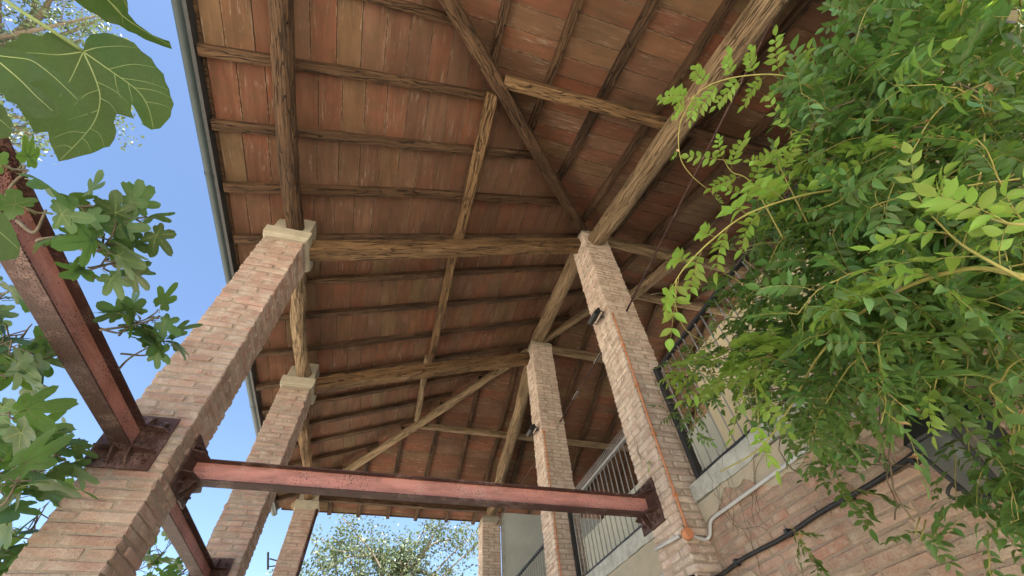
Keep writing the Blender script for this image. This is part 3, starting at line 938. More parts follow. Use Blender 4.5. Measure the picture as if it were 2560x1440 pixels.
# ------------------------------------------------------------------ conduits, cable, box, lamps
def conduit_on(px, py, label, zlo, zhi):
    b = MB()
    pts = []
    z = zhi
    x, y = px, py
    while z > zlo:
        pts.append((x+noise.noise((z*1.1, px, py))*0.006, y, z)); z -= 0.2
    pts.append((x, y, zlo))
    b.tube(pts, 0.0095, 8)
    o = b.build('conduit', COPPER, None, True, label=label, cat='conduit', group='orange conduits on tall pillars')
    k = MB()
    z = zlo+0.25
    while z < zhi:
        k.box((x-0.017, y-0.016, z-0.012), (x+0.017, y+0.016, z+0.012)); z += 0.55
    e = k.build('clip', COPPER, None); e.parent = o
    return o
conduit_on(4-BH+0.03, -BH-0.016, 'orange conduit down nearest tall pillar to the round box', 2.80, 5.22)
conduit_on(4-BH+0.03, YF-BH-0.016, 'orange conduit down the second tall pillar', 2.2, 5.22)
b = MB()
b.tube([(3.80, -BH-0.002, 2.755), (3.80, -BH-0.05, 2.755)], 0.041, 18)
bx_ = b.build('junction_box', COPPER, None, True, label='round orange junction box at the foot of the orange conduit', cat='junction box')
k = MB(); k.tube([(3.80, -BH-0.05, 2.755), (3.80, -BH-0.056, 2.755)], 0.035, 18); e = k.build('lid', COPPER, None); e.parent = bx_
b = MB()
pts = [(3.83, -BH-0.02, 2.75), (3.90, -BH-0.02, 2.73), (3.955, -BH-0.022, 2.725), (3.972, -BH-0.06, 2.745), (3.975, -BH-0.10, 2.80), (3.975, -BH-0.16, 2.825), (3.975, -BH-0.4, 2.826)]
b.tube(spline(pts, 6)+[Vector((3.975, y, 2.825)) for y in (-1.0, -2.0, -3.0, -4.2)], 0.0125, 10)
b.build('grey_conduit', CONDUIT, None, True, label='pale grey conduit with an S-bend along the brick wall', cat='conduit', group='grey conduits on the wall')
b = MB(); b.tube([(3.775, -0.16, 2.765), (3.775, 0.20, 2.79)], 0.013, 8)
b.build('grey_conduit', CONDUIT, None, True, label='short pale conduit piece left of the round orange box', cat='conduit', group='grey conduits on the wall')
b = MB(); b.tube([(3.97, 0.30, 2.69), (3.97, 1.5, 2.69), (3.97, 2.3, 2.69)], 0.012, 8)
b.build('grey_conduit', CONDUIT, None, True, label='lower pale conduit on the wall between the tall pillars', cat='conduit', group='grey conduits on the wall')
b = MB()
cpts = [(3.78, 0.1, 2.47), (3.775, -0.14, 2.50), (3.85, -0.25, 2.46), (3.975, -0.28, 2.50), (3.975, -0.5, 2.515), (3.975, -0.9, 2.505), (3.975, -1.25, 2.52), (3.975, -1.6, 2.515), (3.975, -1.9, 2.535), (3.93, -2.15, 2.56), (3.975, -2.6, 2.5), (3.975, -3.2, 2.5)]
b.tube(spline(cpts, 5), 0.014, 8)
cb = b.build('cable', CABLE, None, True, label='black rubber cable clipped along the brick wall below the grey conduit', cat='cable')
k = MB()
for yy in (-0.42, -0.95, -1.45, -1.85, -2.6): k.box((3.962, yy-0.012, 2.495), (4.0, yy+0.012, 2.535))
e = k.build('clip', CABLE, None); e.parent = cb

def floodlight(c, label, yaw):
    c = Vector(c)
    rt = root('floodlight', c, label, 'floodlight', 'floodlights on tall pillars')
    m4 = Matrix.Translation(c) @ Matrix.Rotation(yaw, 4, 'Z') @ Matrix.Rotation(math.radians(38), 4, 'Y')
    b = MB()
    b.box((-0.018, -0.10, -0.07), (0.018, 0.10, 0.07))
    for i in range(9): 
        y = -0.088+i*0.022
        b.box((0.018, y-0.003, -0.062), (0.042, y+0.003, 0.062))
    b.build('housing', IRON, rt, mat4=m4)
    b = MB(); b.box((-0.022, -0.09, -0.06), (-0.0185, 0.09, 0.06)); b.build('lens', GLASS, rt, mat4=m4)
    b = MB()
    pts = [(0.0, -0.112, 0.0), (0.075, -0.112, 0.03), (0.075, 0.112, 0.03), (0.0, 0.112, 0.0)]
    b.tube(pts, 0.008, 5); b.build('bracket', IRON, rt, mat4=m4)
    b = MB(); b.tube([m4 @ Vector((0.075, 0, 0.03)), Vector((4-BH+0.01, c.y, c.z+0.03))], 0.009, 6); b.build('arm', IRON, rt)
floodlight((3.66, -0.06, 5.30), 'black floodlight on the nearest tall pillar', 0.0)
floodlight((3.66, YF-0.06, 5.31), 'black floodlight on the second tall pillar behind', 0.0)

# wall lantern: tapered four-sided glass body in an iron frame on a scrolled arm
lc = at(2485, 1225, 2.38)
LX, LYY, LZ = lc.x, lc.y, lc.z
lan = root('wall_lantern', (LX, LYY, LZ), 'black iron wall lantern with dusty glass, half hidden by wisteria leaves', 'lantern')
def lcorner(r, z): return [Vector((LX+sx*r, LYY+sy*r, LZ+z)) for sx, sy in ((-1, -1), (1, -1), (1, 1), (-1, 1))]
lo_, hi_ = lcorner(0.052, 0.0), lcorner(0.085, 0.21)
b = MB()
for i in range(4):
    b.tube([lo_[i], hi_[i]], 0.009, 6)
    b.tube([lo_[i], lo_[(i+1) % 4]], 0.009, 6); b.tube([hi_[i], hi_[(i+1) % 4]], 0.011, 6)
b.build('frame', IRON, lan)
for i in range(4):
    j = (i+1) % 4
    b = MB(); b.add([lo_[i], lo_[j], hi_[j], hi_[i]], [(0, 1, 2, 3)]); o_ = b.build('pane', GLASS, lan)
b = MB()
top = lcorner(0.098, 0.213); mid = lcorner(0.05, 0.31); tip = lcorner(0.025, 0.40)
for A_, B_ in ((top, mid), (mid, tip)):
    b.add(A_+B_, [(i, (i+1) % 4, 4+(i+1) % 4, 4+i) for i in range(4)])
b.add(tip, [(0, 1, 2, 3)])
b.tube([Vector((LX, LYY, LZ+0.39)), Vector((LX, LYY, LZ+0.47))], 0.012, 6)
b.build('cap', IRON, lan)
b = MB()
b.tube(spline([(LX, LYY, LZ+0.46), (LX+0.06, LYY, LZ+0.53), (LX+0.2, LYY, LZ+0.47), (WX, LYY, LZ+0.36)], 6), 0.012, 6)
b.build('arm', IRON, lan); b = MB()
b.tube(spline([(LX+0.10, LYY, LZ+0.50), (LX+0.17, LYY, LZ+0.34), (LX+0.26, LYY, LZ+0.31), (LX+0.25, LYY, LZ+0.39), (LX+0.20, LYY, LZ+0.37)], 6), 0.009, 6)
b.build('scroll', IRON, lan); b = MB()
b.tube(spline([(LX-0.02, LYY-0.02, LZ), (LX-0.07, LYY+0.06, LZ-0.02), (LX-0.11, LYY+0.08, LZ+0.01), (LX-0.10, LYY+0.05, LZ+0.035), (LX-0.075, LYY+0.06, LZ+0.02)], 6), 0.006, 6)
b.build('scroll', IRON, lan); b = MB()
b.box((WX-0.02, LYY-0.03, LZ+0.2), (WX+0.01, LYY+0.03, LZ+0.5))
b.build('wall_plate', IRON, lan)
b = MB(); b.tube([(LX, LYY, LZ+0.10), (LX, LYY, LZ+0.26)], [0.028, 0.018], 10); b.build('bulb', CONDUIT, lan, True)

# far pillar fittings
b = MB()
b.tube([(0.24, LY[3]-0.19, 5.5), (0.24, LY[3]-0.19, 0.0)], 0.03, 10)
b.build('downpipe', RUST, None, True, label='thin rusty downpipe on the farthest outer pillar', cat='downpipe')
b = MB()
b.tube([(-0.20, LY[3]-0.05, 4.58), (-0.36, LY[3]-0.10, 4.60)], 0.012, 6)
b.tube([(-0.20, LY[3]-0.05, 4.50), (-0.33, LY[3]-0.10, 4.47)], 0.010, 6)
b.tube([(-0.32, LY[3]-0.10, 4.42), (-0.42, LY[3]-0.12, 4.70)], 0.020, 6)
b.build('metal_bracket', IRON, None, label='small dark metal bracket sticking out left of the farthest pillar', cat='bracket')

# dry creeper stems on the pillars and the wall
def creeper(label, seeds, zmax, plane, n=7, seed=1):
    """plane: ('x', value, ylo, yhi) or ('y', value, xlo, xhi)"""
    rr = random.Random(seed)
    k = MB()
    for (s, z) in seeds:
        for q in range(n):
            u, w = s+rr.uniform(-0.08, 0.08), z+rr.uniform(-0.1, 0.1)
            a = rr.uniform(0.6, 2.5)
            pts = []
            for t in range(rr.randrange(10, 26)):
                off = 0.012+0.006*math.sin(t)
                pts.append((plane[1]-off, u, w) if plane[0] == 'x' else (u, plane[1]-off, w))
                a += rr.uniform(-0.45, 0.45)
                a = min(2.9, max(0.25, a))
                u += math.cos(a)*0.04; w += math.sin(a)*0.04
                if not (plane[2] < u < plane[3]) or w > zmax: break
            if len(pts) > 2: k.tube(pts, [0.0019*(1-0.6*i/len(pts)) for i in range(len(pts))], 4)
    k.build('dry_creeper', STEM, None, label=label, cat='creeper', group='dry creeper stems')
creeper('dark dry creeper stems climbing the nearest tall pillar', [(0.0, 3.4), (0.05, 4.2), (-0.1, 4.7)], 5.6, ('x', 4-BH, -BH, BH), 3, 3)
creeper('dry creeper net on the second tall pillar', [(3.95, 4.6), (4.05, 5.2), (4.0, 5.7), (4.0, 6.1)], 6.9, ('y', YF-BH, 4-BH, 4+BH), 4, 5)
creeper('thin dry creeper stems on the brick wall right of the round box', [(-0.45, 2.2), (-0.6, 2.45), (-0.8, 2.6), (-0.5, 2.75)], 3.2, ('x', WX-0.01, -1.3, -0.25), 4, 8)

# ------------------------------------------------------------------ fig tree
def fig_outline(rr, n=72):
    L_ = [1.0, 0.86*rr.uniform(0.9, 1.05), 0.86*rr.uniform(0.9, 1.05), 0.56, 0.56]
    A_ = [0.0, 0.92+rr.uniform(-0.08, 0.08), -0.92+rr.uniform(-0.08, 0.08), 1.85, -1.85]
    W_ = [0.48, 0.45, 0.45, 0.52, 0.52]
    out = []
    for i in range(n):
        th = -math.pi+2*math.pi*(i+0.5)/n
        r = 0.38
        for l, a, w in zip(L_, A_, W_):
            d = abs(th-a)/w
            r = max(r, l*math.exp(-(d**2.4)*0.9))
        back = abs(abs(th)-math.pi)
        r *= 1-0.72*math.exp(-(back/0.33)**2)
        r *= 1+0.025*math.sin(i*2.9)+rr.uniform(-0.015, 0.015)
        out.append((r*math.sin(th), r*math.cos(th)))
    return out, list(zip(L_, A_))
def leaf_from_outline(pts, c, curve, rings=(0.3, 0.6, 0.85, 1.0)):
    n = len(pts)
    v = [(c[0], c[1], curve(c[0], c[1]))]; f = []
    for t in rings:
        for p in pts:
            x = c[0]+(p[0]-c[0])*t; y = c[1]+(p[1]-c[1])*t
            v.append((x, y, curve(x, y)))
    for j in range(n): f.append((0, 1+(j+1) % n, 1+j))
    for i in range(len(rings)-1):
        for j in range(n):
            a = 1+i*n+j; b_ = 1+i*n+(j+1) % n
            f.append((a, b_, b_+n, a+n))
    return v, f
def vein_strip(k, pts, w0, w1, curve, mi, off=-0.004):
    n = len(pts)
    v = []
    for i, p in enumerate(pts):
        q0 = pts[max(i-1, 0)]; q1 = pts[min(i+1, n-1)]
        dx, dy = q1[0]-q0[0], q1[1]-q0[1]
        l = math.hypot(dx, dy) or 1
        w = w0+(w1-w0)*i/(n-1)
        for s in (-1, 1): v.append((p[0]-dy/l*w*s, p[1]+dx/l*w*s, curve(p[0], p[1])+off))
    k.add(v, [(2*i, 2*i+1, 2*i+3, 2*i+2) for i in range(n-1)], mi)
def fig_mesh(seed):
    rr = random.Random(seed)
    o, lobes = fig_outline(rr)
    ax, ay, tw = rr.uniform(-0.15, 0.55), rr.uniform(-0.05, 0.5), rr.uniform(-0.5, 0.5)
    ph = rr.uniform(0, 6)
    curve = lambda x, y: -ax*x*x-ay*y*y+tw*x*y*0.5+0.05*math.sin(5*x+ph)*math.cos(4*y+ph)
    k = MB()
    v, f = leaf_from_outline(o, (0, 0.0), curve)
    k.add(v, f, 0)
    for l, a in lobes:
        pts = [(math.sin(a)*l*0.93*t/5, math.cos(a)*l*0.93*t/5) for t in range(6)]
        vein_strip(k, pts, 0.014, 0.003, curve, 1)
        for t in (0.3, 0.5, 0.7):
            for s in (-1, 1):
                b0 = (math.sin(a)*l*t, math.cos(a)*l*t)
                a2 = a+s*0.75
                l2 = l*0.22*(1.1-t)
                vein_strip(k, [b0, (b0[0]+math.sin(a2)*l2*0.5, b0[1]+math.cos(a2)*l2*0.5), (b0[0]+math.sin(a2)*l2, b0[1]+math.cos(a2)*l2)], 0.006, 0.002, curve, 1)
    k.tube([(0, 0, -0.003), (0, -0.25, -0.04), (0, -0.5, -0.12)], [0.016, 0.014, 0.016], 5, 1)
    return mesh('leaf', k.v, k.f, [FIG, VEIN], True, k.m)
FIGM = [fig_mesh(100+i) for i in range(14)]
fig = root('fig_tree', (-1.5, -1.6, 0), 'fig tree with large lobed leaves at the left edge', 'tree')
RF = random.Random(21)
def fig_leaf_at(p, out, size, parent, droop=0.5):
    """leaf whose stalk leaves p in direction out"""
    y = Vector(out); y.z -= droop*RF.uniform(-0.2, 1.6); y.normalize()
    up = Vector((RF.uniform(-0.8, 0.8), RF.uniform(-0.8, 0.8), 1.0))
    x = y.cross(up).normalized()
    z = x.cross(y)
    m4 = Matrix((x*size, y*size, z*size)).transposed().to_4x4()
    m4.translation = Vector(p)+y*size*0.5
    link('leaf', RF.choice(FIGM), parent, m4)
trunk0 = Vector((-1.5, -1.6, 0))
k = MB()
for a in range(4):
    t = a*1.7
    k.tube(spline([trunk0+Vector((0.08*math.cos(t), 0.08*math.sin(t), 0)), trunk0+Vector((0.3*math.cos(t), 0.3*math.sin(t), 1.0)), trunk0+Vector((0.5*math.cos(t), 0.7*math.sin(t), 2.2))], 5), [0.07-0.003*i for i in range(11)], 8)
k.build('trunk', BARK, fig)
#          pixel      dist  leaves size  spread
FIG_SPOTS = [((280, 590), 2.05, 8, 0.10, 0.11), ((215, 585), 2.1, 5, 0.10, 0.08), ((355, 545), 2.1, 6, 0.095, 0.08), ((310, 650), 2.1, 6, 0.10, 0.09), ((235, 515), 2.05, 4, 0.095, 0.07),
    ((385, 790), 2.9, 7, 0.115, 0.10), ((405, 830), 2.95, 6, 0.11, 0.09), ((340, 785), 2.9, 3, 0.105, 0.06), ((385, 860), 2.95, 3, 0.10, 0.06),
    ((40, 720), 3.2, 6, 0.14, 0.18), ((80, 810), 3.3, 7, 0.135, 0.18), ((30, 850), 3.1, 6, 0.135, 0.18), ((100, 900), 3.3, 6, 0.135, 0.16), ((40, 930), 3.2, 5, 0.135, 0.16),
    ((25, 1030), 2.6, 3, 0.14, 0.06), ((150, 1110), 3.4, 6, 0.14, 0.16), ((200, 1095), 3.6, 6, 0.13, 0.14), ((60, 1130), 3.4, 5, 0.15, 0.16), ((80, 1170), 3.3, 5, 0.14, 0.13), ((50, 1240), 3.6, 5, 0.15, 0.18), ((100, 1270), 3.9, 5, 0.15, 0.16), ((30, 1330), 3.7, 6, 0.15, 0.16),
    ((20, 1400), 3.8, 5, 0.15, 0.14), ((50, 1190), 2.4, 2, 0.14, 0.03), ((5, 1180), 2.4, 2, 0.14, 0.04),
    ((70, 425), 2.0, 3, 0.105, 0.05), ((115, 525), 1.95, 2, 0.11, 0.03),
    ((410, 1380), 6.2, 9, 0.15, 0.25), ((440, 1340), 6.4, 7, 0.15, 0.2), ((400, 1430), 6.3, 8, 0.15, 0.25), ((470, 1420), 6.6, 7, 0.15, 0.22)]
br = MB()
for (q, d, n, size, sp) in FIG_SPOTS:
    T = at(q[0], q[1], d)
    base = trunk0+Vector((RF.uniform(-0.4, 0.4), RF.uniform(-0.4, 0.6), RF.uniform(1.7, 2.3)))
    base = at(q[0]-RF.uniform(50, 110), q[1]+RF.uniform(20, 80), d+RF.uniform(0.1, 0.25))
    mid = base.lerp(T, 0.55)+Vector((RF.uniform(-0.05, 0.05), RF.uniform(-0.05, 0.05), -0.04))
    pts = spline([base, mid, T], 8)
    br = MB(); br.tube(pts, [0.0065-0.0035*i/(len(pts)-1) for i in range(len(pts))], 6)
    dirn = (T-mid).normalized()
    for i in range(n):
        a = i*2.4+RF.uniform(-0.3, 0.3)
        ax = dirn.orthogonal().normalized(); bx2 = dirn.cross(ax)
        out = (ax*math.cos(a)+bx2*math.sin(a))+dirn*RF.uniform(0.0, 0.9)
        p = T-dirn*RF.uniform(0, sp)+out.normalized()*RF.uniform(0, sp*0.6)
        br.tube([T-dirn*RF.uniform(0, sp), p, p+out.normalized()*0.02], 0.0035, 4)
        fig_leaf_at(p, out.normalized(), size*RF.uniform(0.75, 1.15), fig)
    br.build('branch', BARK, fig, True)
br2 = MB(); br2.tube(spline([at(250, 825, 2.75), at(340, 812, 2.85), at(400, 790, 2.9)], 5), 0.006, 5); br2.build('twig', BARK, fig, True)

# the four big leaves that hang close to the camera, each with its own outline
def big_leaf(name, outline, stalk, dist, tilt, veins, curvek, midrib_pts=None, label=None):
    """outline and veins in sight-line degrees at real distance; built as a curved sheet of its own size"""
    cx = sum(p[0] for p in outline)/len(outline); cy = sum(p[1] for p in outline)/len(outline)
    c0 = at(cx, cy, dist)
    nrm = (CAM-c0).normalized()
    nrm = (nrm+CR*tilt[0]+CU*tilt[1]).normalized()      # underside normal, looking down at the camera
    X = (CR-nrm*CR.dot(nrm)).normalized(); Yv = nrm.cross(X)
    def loc(p):
        d = ray(*p)
        t = (c0-CAM).dot(nrm)/d.dot(nrm)
        q = CAM+d*t-c0
        return (q.dot(X), q.dot(Yv))
    m4 = Matrix((X, Yv, nrm)).transposed().to_4x4(); m4.translation = c0
    o = [loc(p) for p in outline]
    # toothed rim
    rim = []
    rr = random.Random(int(cx))
    for i in range(len(o)):
        a, b_ = Vector(o[i]), Vector(o[(i+1) % len(o)])
        nn = max(1, int((b_-a).length/0.006))
        for j in range(nn):
            p = a.lerp(b_, j/nn)
            p += p.normalized()*(rr.uniform(-0.0014, 0.0014)+(0.0012 if j % 2 else -0.0008))
            rim.append((p.x, p.y))
    cc = loc(stalk) if midrib_pts is None else loc(midrib_pts)
    curve = lambda x, y: -curvek*(x*x+0.6*y*y)+0.005*math.sin(40*x)*math.cos(34*y)+0.002*math.sin(130*x+50*y)
    from mathutils.geometry import delaunay_2d_cdt
    xs = [p[0] for p in rim]; ys = [p[1] for p in rim]
    inner = []
    g = 0.008
    for a in range(int((max(xs)-min(xs))/g)+1):
        for b2 in range(int((max(ys)-min(ys))/g)+1):
            p = (min(xs)+a*g+rr.uniform(-1, 1)*0.002, min(ys)+b2*g+rr.uniform(-1, 1)*0.002)
            if in_poly(p[0], p[1], rim) and min((p[0]-t[0])**2+(p[1]-t[1])**2 for t in rim) > 9e-6: inner.append(p)
    res = delaunay_2d_cdt([Vector(p) for p in rim+inner], [(i, (i+1) % len(rim)) for i in range(len(rim))], [], 1, 1e-6)
    v = [(p.x, p.y, curve(p.x, p.y)) for p in res[0]]; f = [tuple(t) for t in res[2]]
    # underside (facing the camera) is the back face of the sheet
    f = [q[::-1] for q in f]
    me_ = mesh('leaf', v, f, FIGBIG, True)
    # make sure face normals point away from the camera (top side up)
    if me_.polygons[0].normal.z > 0: me_.flip_normals()
    lf = link('leaf', me_, fig, m4, label=label)
    kk = MB()
    for path, w in veins:
        pts = [loc(p) for p in path]
        sm = [(p.x, p.y) for p in spline([(a, b_, 0) for a, b_ in pts], 6)]
        vein_strip(kk, sm, w*0.62, w*0.16, curve, 0, 0.0006)
    if kk.v:
        e = kk.build('veins', VEIN, None, True)
        e.parent = lf
    return m4 @ Vector((*loc(stalk), curve(*loc(stalk))))
OUT1 = [(208,128),(214,100),(240,79),(270,75),(310,85),(340,100),(356,126),(395,165),(415,205),(430,240),(433,280),(420,305),(400,320),(382,327),(360,315),(346,292),(335,268),(326,262),(326,280),(336,300),(316,297),(292,288),(284,305),(294,332),(288,350),(260,368),(230,384),(195,392),(148,402),(134,372),(118,330),(80,332),(66,300),(30,220),(8,150),(2,112),(40,95),(76,75),(100,80),(116,72),(160,92),(190,116)]
V1 = [([(208,130),(235,190),(250,245),(238,300),(200,350),(152,398)], 0.0011), ([(208,130),(270,175),(340,225),(370,270),(384,322)], 0.0011), ([(208,130),(150,133),(90,130),(10,128)], 0.0009), ([(208,130),(250,118),(300,112),(345,118)], 0.0008),
      ([(208,130),(180,190),(150,240)], 0.0008), ([(270,175),(330,160),(390,170)], 0.0006), ([(300,196),(360,205),(418,225)], 0.0006), ([(335,220),(385,228),(430,248)], 0.0006), ([(362,255),(400,262),(432,275)], 0.0005), ([(285,186),(290,220),(300,250)], 0.0005), ([(320,210),(325,235),(330,258)], 0.0005),
      ([(240,205),(285,230),(320,262)], 0.0006), ([(250,245),(275,262),(290,285)], 0.0006), ([(246,225),(215,235),(185,262)], 0.0006), ([(246,275),(215,285),(170,300)], 0.0005), ([(225,320),(250,335),(262,366)], 0.0005), ([(205,345),(220,360),(228,382)], 0.0005), ([(215,332),(175,330),(130,345)], 0.0005), ([(180,370),(160,362),(136,368)], 0.0004)]
s1 = big_leaf('leaf', OUT1, (208, 128), 0.62, (0.15, 0.25), V1, 1.2, (228, 200), 'largest fig leaf, seen from below, pale veins')
OUT2 = [(-60,90),(0,105),(60,125),(110,160),(140,180),(172,205),(210,264),(160,242),(120,208),(90,198),(66,200),(100,226),(135,250),(160,280),(152,296),(120,299),(60,283),(0,228),(-60,190)]
s2 = big_leaf('leaf', OUT2, (-30, 130), 0.55, (-0.5, 0.5), [([(-30,130),(40,190),(90,240),(140,285)], 0.0009), ([(-30,125),(60,140),(130,190),(200,255)], 0.0009)], 1.5, (20, 170), 'grey-green fig leaf overlapping the largest one')
OUT3 = [(150,-60),(300,-50),(318,0),(322,30),(345,60),(380,85),(422,100),(430,122),(380,105),(300,70),(220,30),(170,-10)]
s3 = big_leaf('leaf', OUT3, (220, -50), 0.6, (0.3, -0.5), [([(220,-50),(270,0),(320,50),(425,112)], 0.001), ([(265,-5),(300,30),(310,65)], 0.0006), ([(240,-30),(300,-10),(322,25)], 0.0006)], 1.0, (270, 0), 'pointed fig leaf tip hanging in from the top edge')
OUT4 = [(-50,500),(0,525),(20,545),(35,575),(52,622),(40,648),(10,655),(-50,640)]
s4 = big_leaf('leaf', OUT4, (-40, 540), 0.9, (0.2, 0.3), [([(-40,540),(0,580),(45,625)], 0.0012)], 0.8, (0, 590), 'fig leaf cut by the left edge beside the steel beam')
OUT5 = [(-40,250),(0,260),(22,290),(30,320),(20,345),(-40,350)]
s5 = big_leaf('leaf', OUT5, (-30, 280), 0.8, (0.2, 0.3), [([(-30,280),(0,300),(26,325)], 0.001)], 0.8, (-5, 305), 'small fig leaf edge under the grey-green leaf')
for path, w in (([at(-60, -60, 0.72), at(30, 12, 0.66), at(120, 70, 0.63), s1], 0.0019), ([at(-160, 60, 0.75), at(-80, 100, 0.6), s2], 0.0019), ([at(60, -200, 0.8), at(150, -110, 0.66), s3], 0.0019), ([at(-200, 480, 1.1), at(-100, 510, 0.95), s4], 0.003), ([at(-200, 220, 1.0), at(-90, 250, 0.85), s5], 0.003)):
    kk = MB(); kk.tube(spline(path, 5), w, 6); kk.build('leaf_stalk', VEIN, fig, True)

# ------------------------------------------------------------------ wisteria
def wist_geo(seed, pairs=5, length=0.2, ll=0.060, lw=0.0135):
    rr = random.Random(seed)
    k = MB()
    droop = rr.uniform(0.05, 0.9)
    bend = rr.uniform(-0.4, 0.4)
    def rp(t): return Vector((bend*length*t*t, length*t, -droop*length*t*t))
    k.tube([rp(t/5) for t in range(6)], [0.0016, 0.0014, 0.0012, 0.001, 0.0009, 0.0007], 3, 1, False)
    def leaflet(p, d, up, s):
        d = d.normalized()
        x = d.cross(up).normalized(); z = x.cross(d)
        L_ = ll*s; W_ = lw*s*rr.uniform(0.85, 1.15)
        fold = rr.uniform(0.1, 0.6)*W_
        dr = rr.uniform(-0.08, 0.45)*L_
        L_ *= rr.uniform(0.8, 1.12)
        def P(a, b_): return p+d*(L_*a)+x*(W_*b_)+z*(fold*abs(b_)-dr*a*a)
        prof = ((0.10, 0.50), (0.24, 0.85), (0.42, 1.0), (0.60, 0.86), (0.76, 0.52), (0.88, 0.2))
        v = [P(0, 0)]+[P(a, 0) for a, _ in prof]+[P(1.0, 0)]
        n = len(prof)
        v += [P(a, b_) for a, b_ in prof]+[P(a, -b_) for a, b_ in prof]
        f = [(0, 1, n+2), (0, 2*n+2, 1), (n, n+1, 2*n+1), (n, 3*n+1, n+1)]
        for q in range(n-1):
            f += [(1+q, 2+q, n+3+q, n+2+q), (1+q, 2*n+2+q, 2*n+3+q, 2+q)]
        k.add(v, f, 0)
    for i in range(pairs):
        t = 0.22+0.70*i/(pairs-1)*0.93
        s = 0.8+0.35*math.sin(math.pi*(0.25+0.6*i/(pairs-1)))+rr.uniform(-0.1, 0.1)
        for sg in (-1, 1):
            if rr.random() < 0.05: continue
            d = Vector((sg*1.0, 0.6+rr.uniform(-0.3, 0.3), rr.uniform(-0.5, 0.2)))
            leaflet(rp(t), d, Vector((rr.uniform(-0.3, 0.3), rr.uniform(-0.3, 0.3), 1)), s)
    leaflet(rp(1.0), Vector((0, 1, -0.3)), Vector((0, 0, 1)), 1.15)
    return k
WG = [wist_geo(300+i, R.choice((4, 5, 5, 6)), R.uniform(0.15, 0.22)) for i in range(16)]
WM = [mesh('leaf', g.v, g.f, [WIST, SHOOT], True, g.m) for g in WG]
WY = [mesh('leaf', g.v, g.f, [YOUNG, SHOOT], True, g.m) for g in WG[:8]]
RV = random.Random(5)
vine = root('wisteria_vine', (3.9, -3.6, 0), 'wisteria vine with feathery green leaves hanging over wall and railing at right', 'vine')
LEAVES = []         # (matrix, young)
def wist_leaf(p, d, up, s, young=False):
    d = Vector(d).normalized()
    x = d.cross(Vector(up))
    if x.length < 1e-3: x = d.orthogonal()
    x.normalize()
    z = x.cross(d)
    m4 = Matrix((x*s, d*s, z*s)).transposed().to_4x4(); m4.translation = p
    LEAVES.append((m4, young))
POLY = [(2180,-60),(2140,70),(2100,140),(2040,190),(2010,250),(1995,300),(2030,360),(1975,440),(1950,490),(1900,550),(1870,600),(1890,650),(1830,700),(1805,770),(1740,850),(1685,930),(1675,1030),(1720,1075),(1775,1055),(1830,960),(1890,1000),(1915,1050),(1960,1000),(2030,1100),(2090,1160),(2130,1090),(2190,1050),(2230,980),(2290,940),(2360,950),(2450,1000),(2530,1090),(2620,1120),(2620,-60)]
LOW = [(2220,1240),(2290,1210),(2400,1270),(2500,1340),(2510,1390),(2440,1400),(2340,1330),(2270,1290)]
stems = MB()
woody = MB()
def grow(start, d, steps, grav, every, poly, leafp=0.95, r0=0.0035, young=False, s0=0.70, step=0.04):
    p = Vector(start); d = Vector(d).normalized()
    pts = [p.copy()]
    side = RV.uniform(0, 6)
    out = 0
    for i in range(steps):
        d = (d+Vector((RV.gauss(0, 0.10), RV.gauss(0, 0.12), RV.gauss(0, 0.10)-grav))).normalized()
        p = p+d*step
        if p.x > WX-0.03 and p.z < 3.15: p.x = WX-0.03-RV.uniform(0, 0.03)
        q = pix(p)
        if poly and (q is None or not in_poly(q[0], q[1], poly)):
            out += 1
            if out > 2: break
        pts.append(p.copy())
        if i % every == 0 and RV.random() < leafp:
            side += 2.4+RV.uniform(-0.5, 0.5)
            a = d.orthogonal().normalized(); b_ = d.cross(a)
            od = (a*math.cos(side)+b_*math.sin(side))*1.0+d*0.5+Vector((-0.25, 0, -0.12))
            up = Vector((RV.uniform(-0.8, 0.5), RV.uniform(-0.8, 0.6), 1))
            wist_leaf(p, od, up, s0*RV.uniform(0.75, 1.2), young and i > steps*0.4)
    if len(pts) > 2:
        k = MB(); k.tube(pts, [r0*(1-0.6*i/len(pts)) for i in range(len(pts))], 4); k.build('stem', SHOOT, vine, True)
    return pts
# woody arms along railing and rod
for q in range(9):
    y0 = -3.9+RV.uniform(0, 0.4); z0_ = RV.uniform(3.3, 5.0)
    pts = [Vector((3.9+RV.uniform(-0.1, 0.1), y0, z0_))]
    for i in range(6):
        pts.append(pts[-1]+Vector((RV.uniform(-0.10, 0.06), RV.uniform(0.25, 0.55), RV.uniform(-0.12, 0.16))))
    pts = [p for p in pts if pix(p) is None or in_poly(*pix(p), POLY)]
    if len(pts) > 2:
        sp_ = spline(pts, 6)
        k = MB(); k.tube(sp_, [0.012*(1-0.6*i/len(sp_)) for i in range(len(sp_))], 6); k.build('woody_arm', STEM, vine, True)
cnt = 0
tries = 0
while cnt < 300 and tries < 7000:
    tries += 1
    u, v_ = RV.uniform(1660, 2600), RV.uniform(-50, 1200)
    if not in_poly(u, v_, POLY): continue
    # the right and top are thicker, the lower left looser
    dens = 0.22+0.78*min(1, max(0, (u-1750)/550))
    if v_ > 850: dens *= 0.55
    if RV.random() > dens: continue
    x = RV.uniform(3.05, 3.95)
    p = atx(u, v_, x)
    if p.y < -4.2 or p.z > 5.5: continue
    d = Vector((RV.uniform(-0.8, 0.1), RV.uniform(-0.4, 0.9), RV.uniform(-0.5, 0.5)))
    grow(p, d, RV.randrange(8, 22), 0.06, 1 if RV.random() < 0.55 else 2, POLY, 0.9, 0.003, RV.random() < (0.16 if x < 3.3 else 0.05))
    cnt += 1
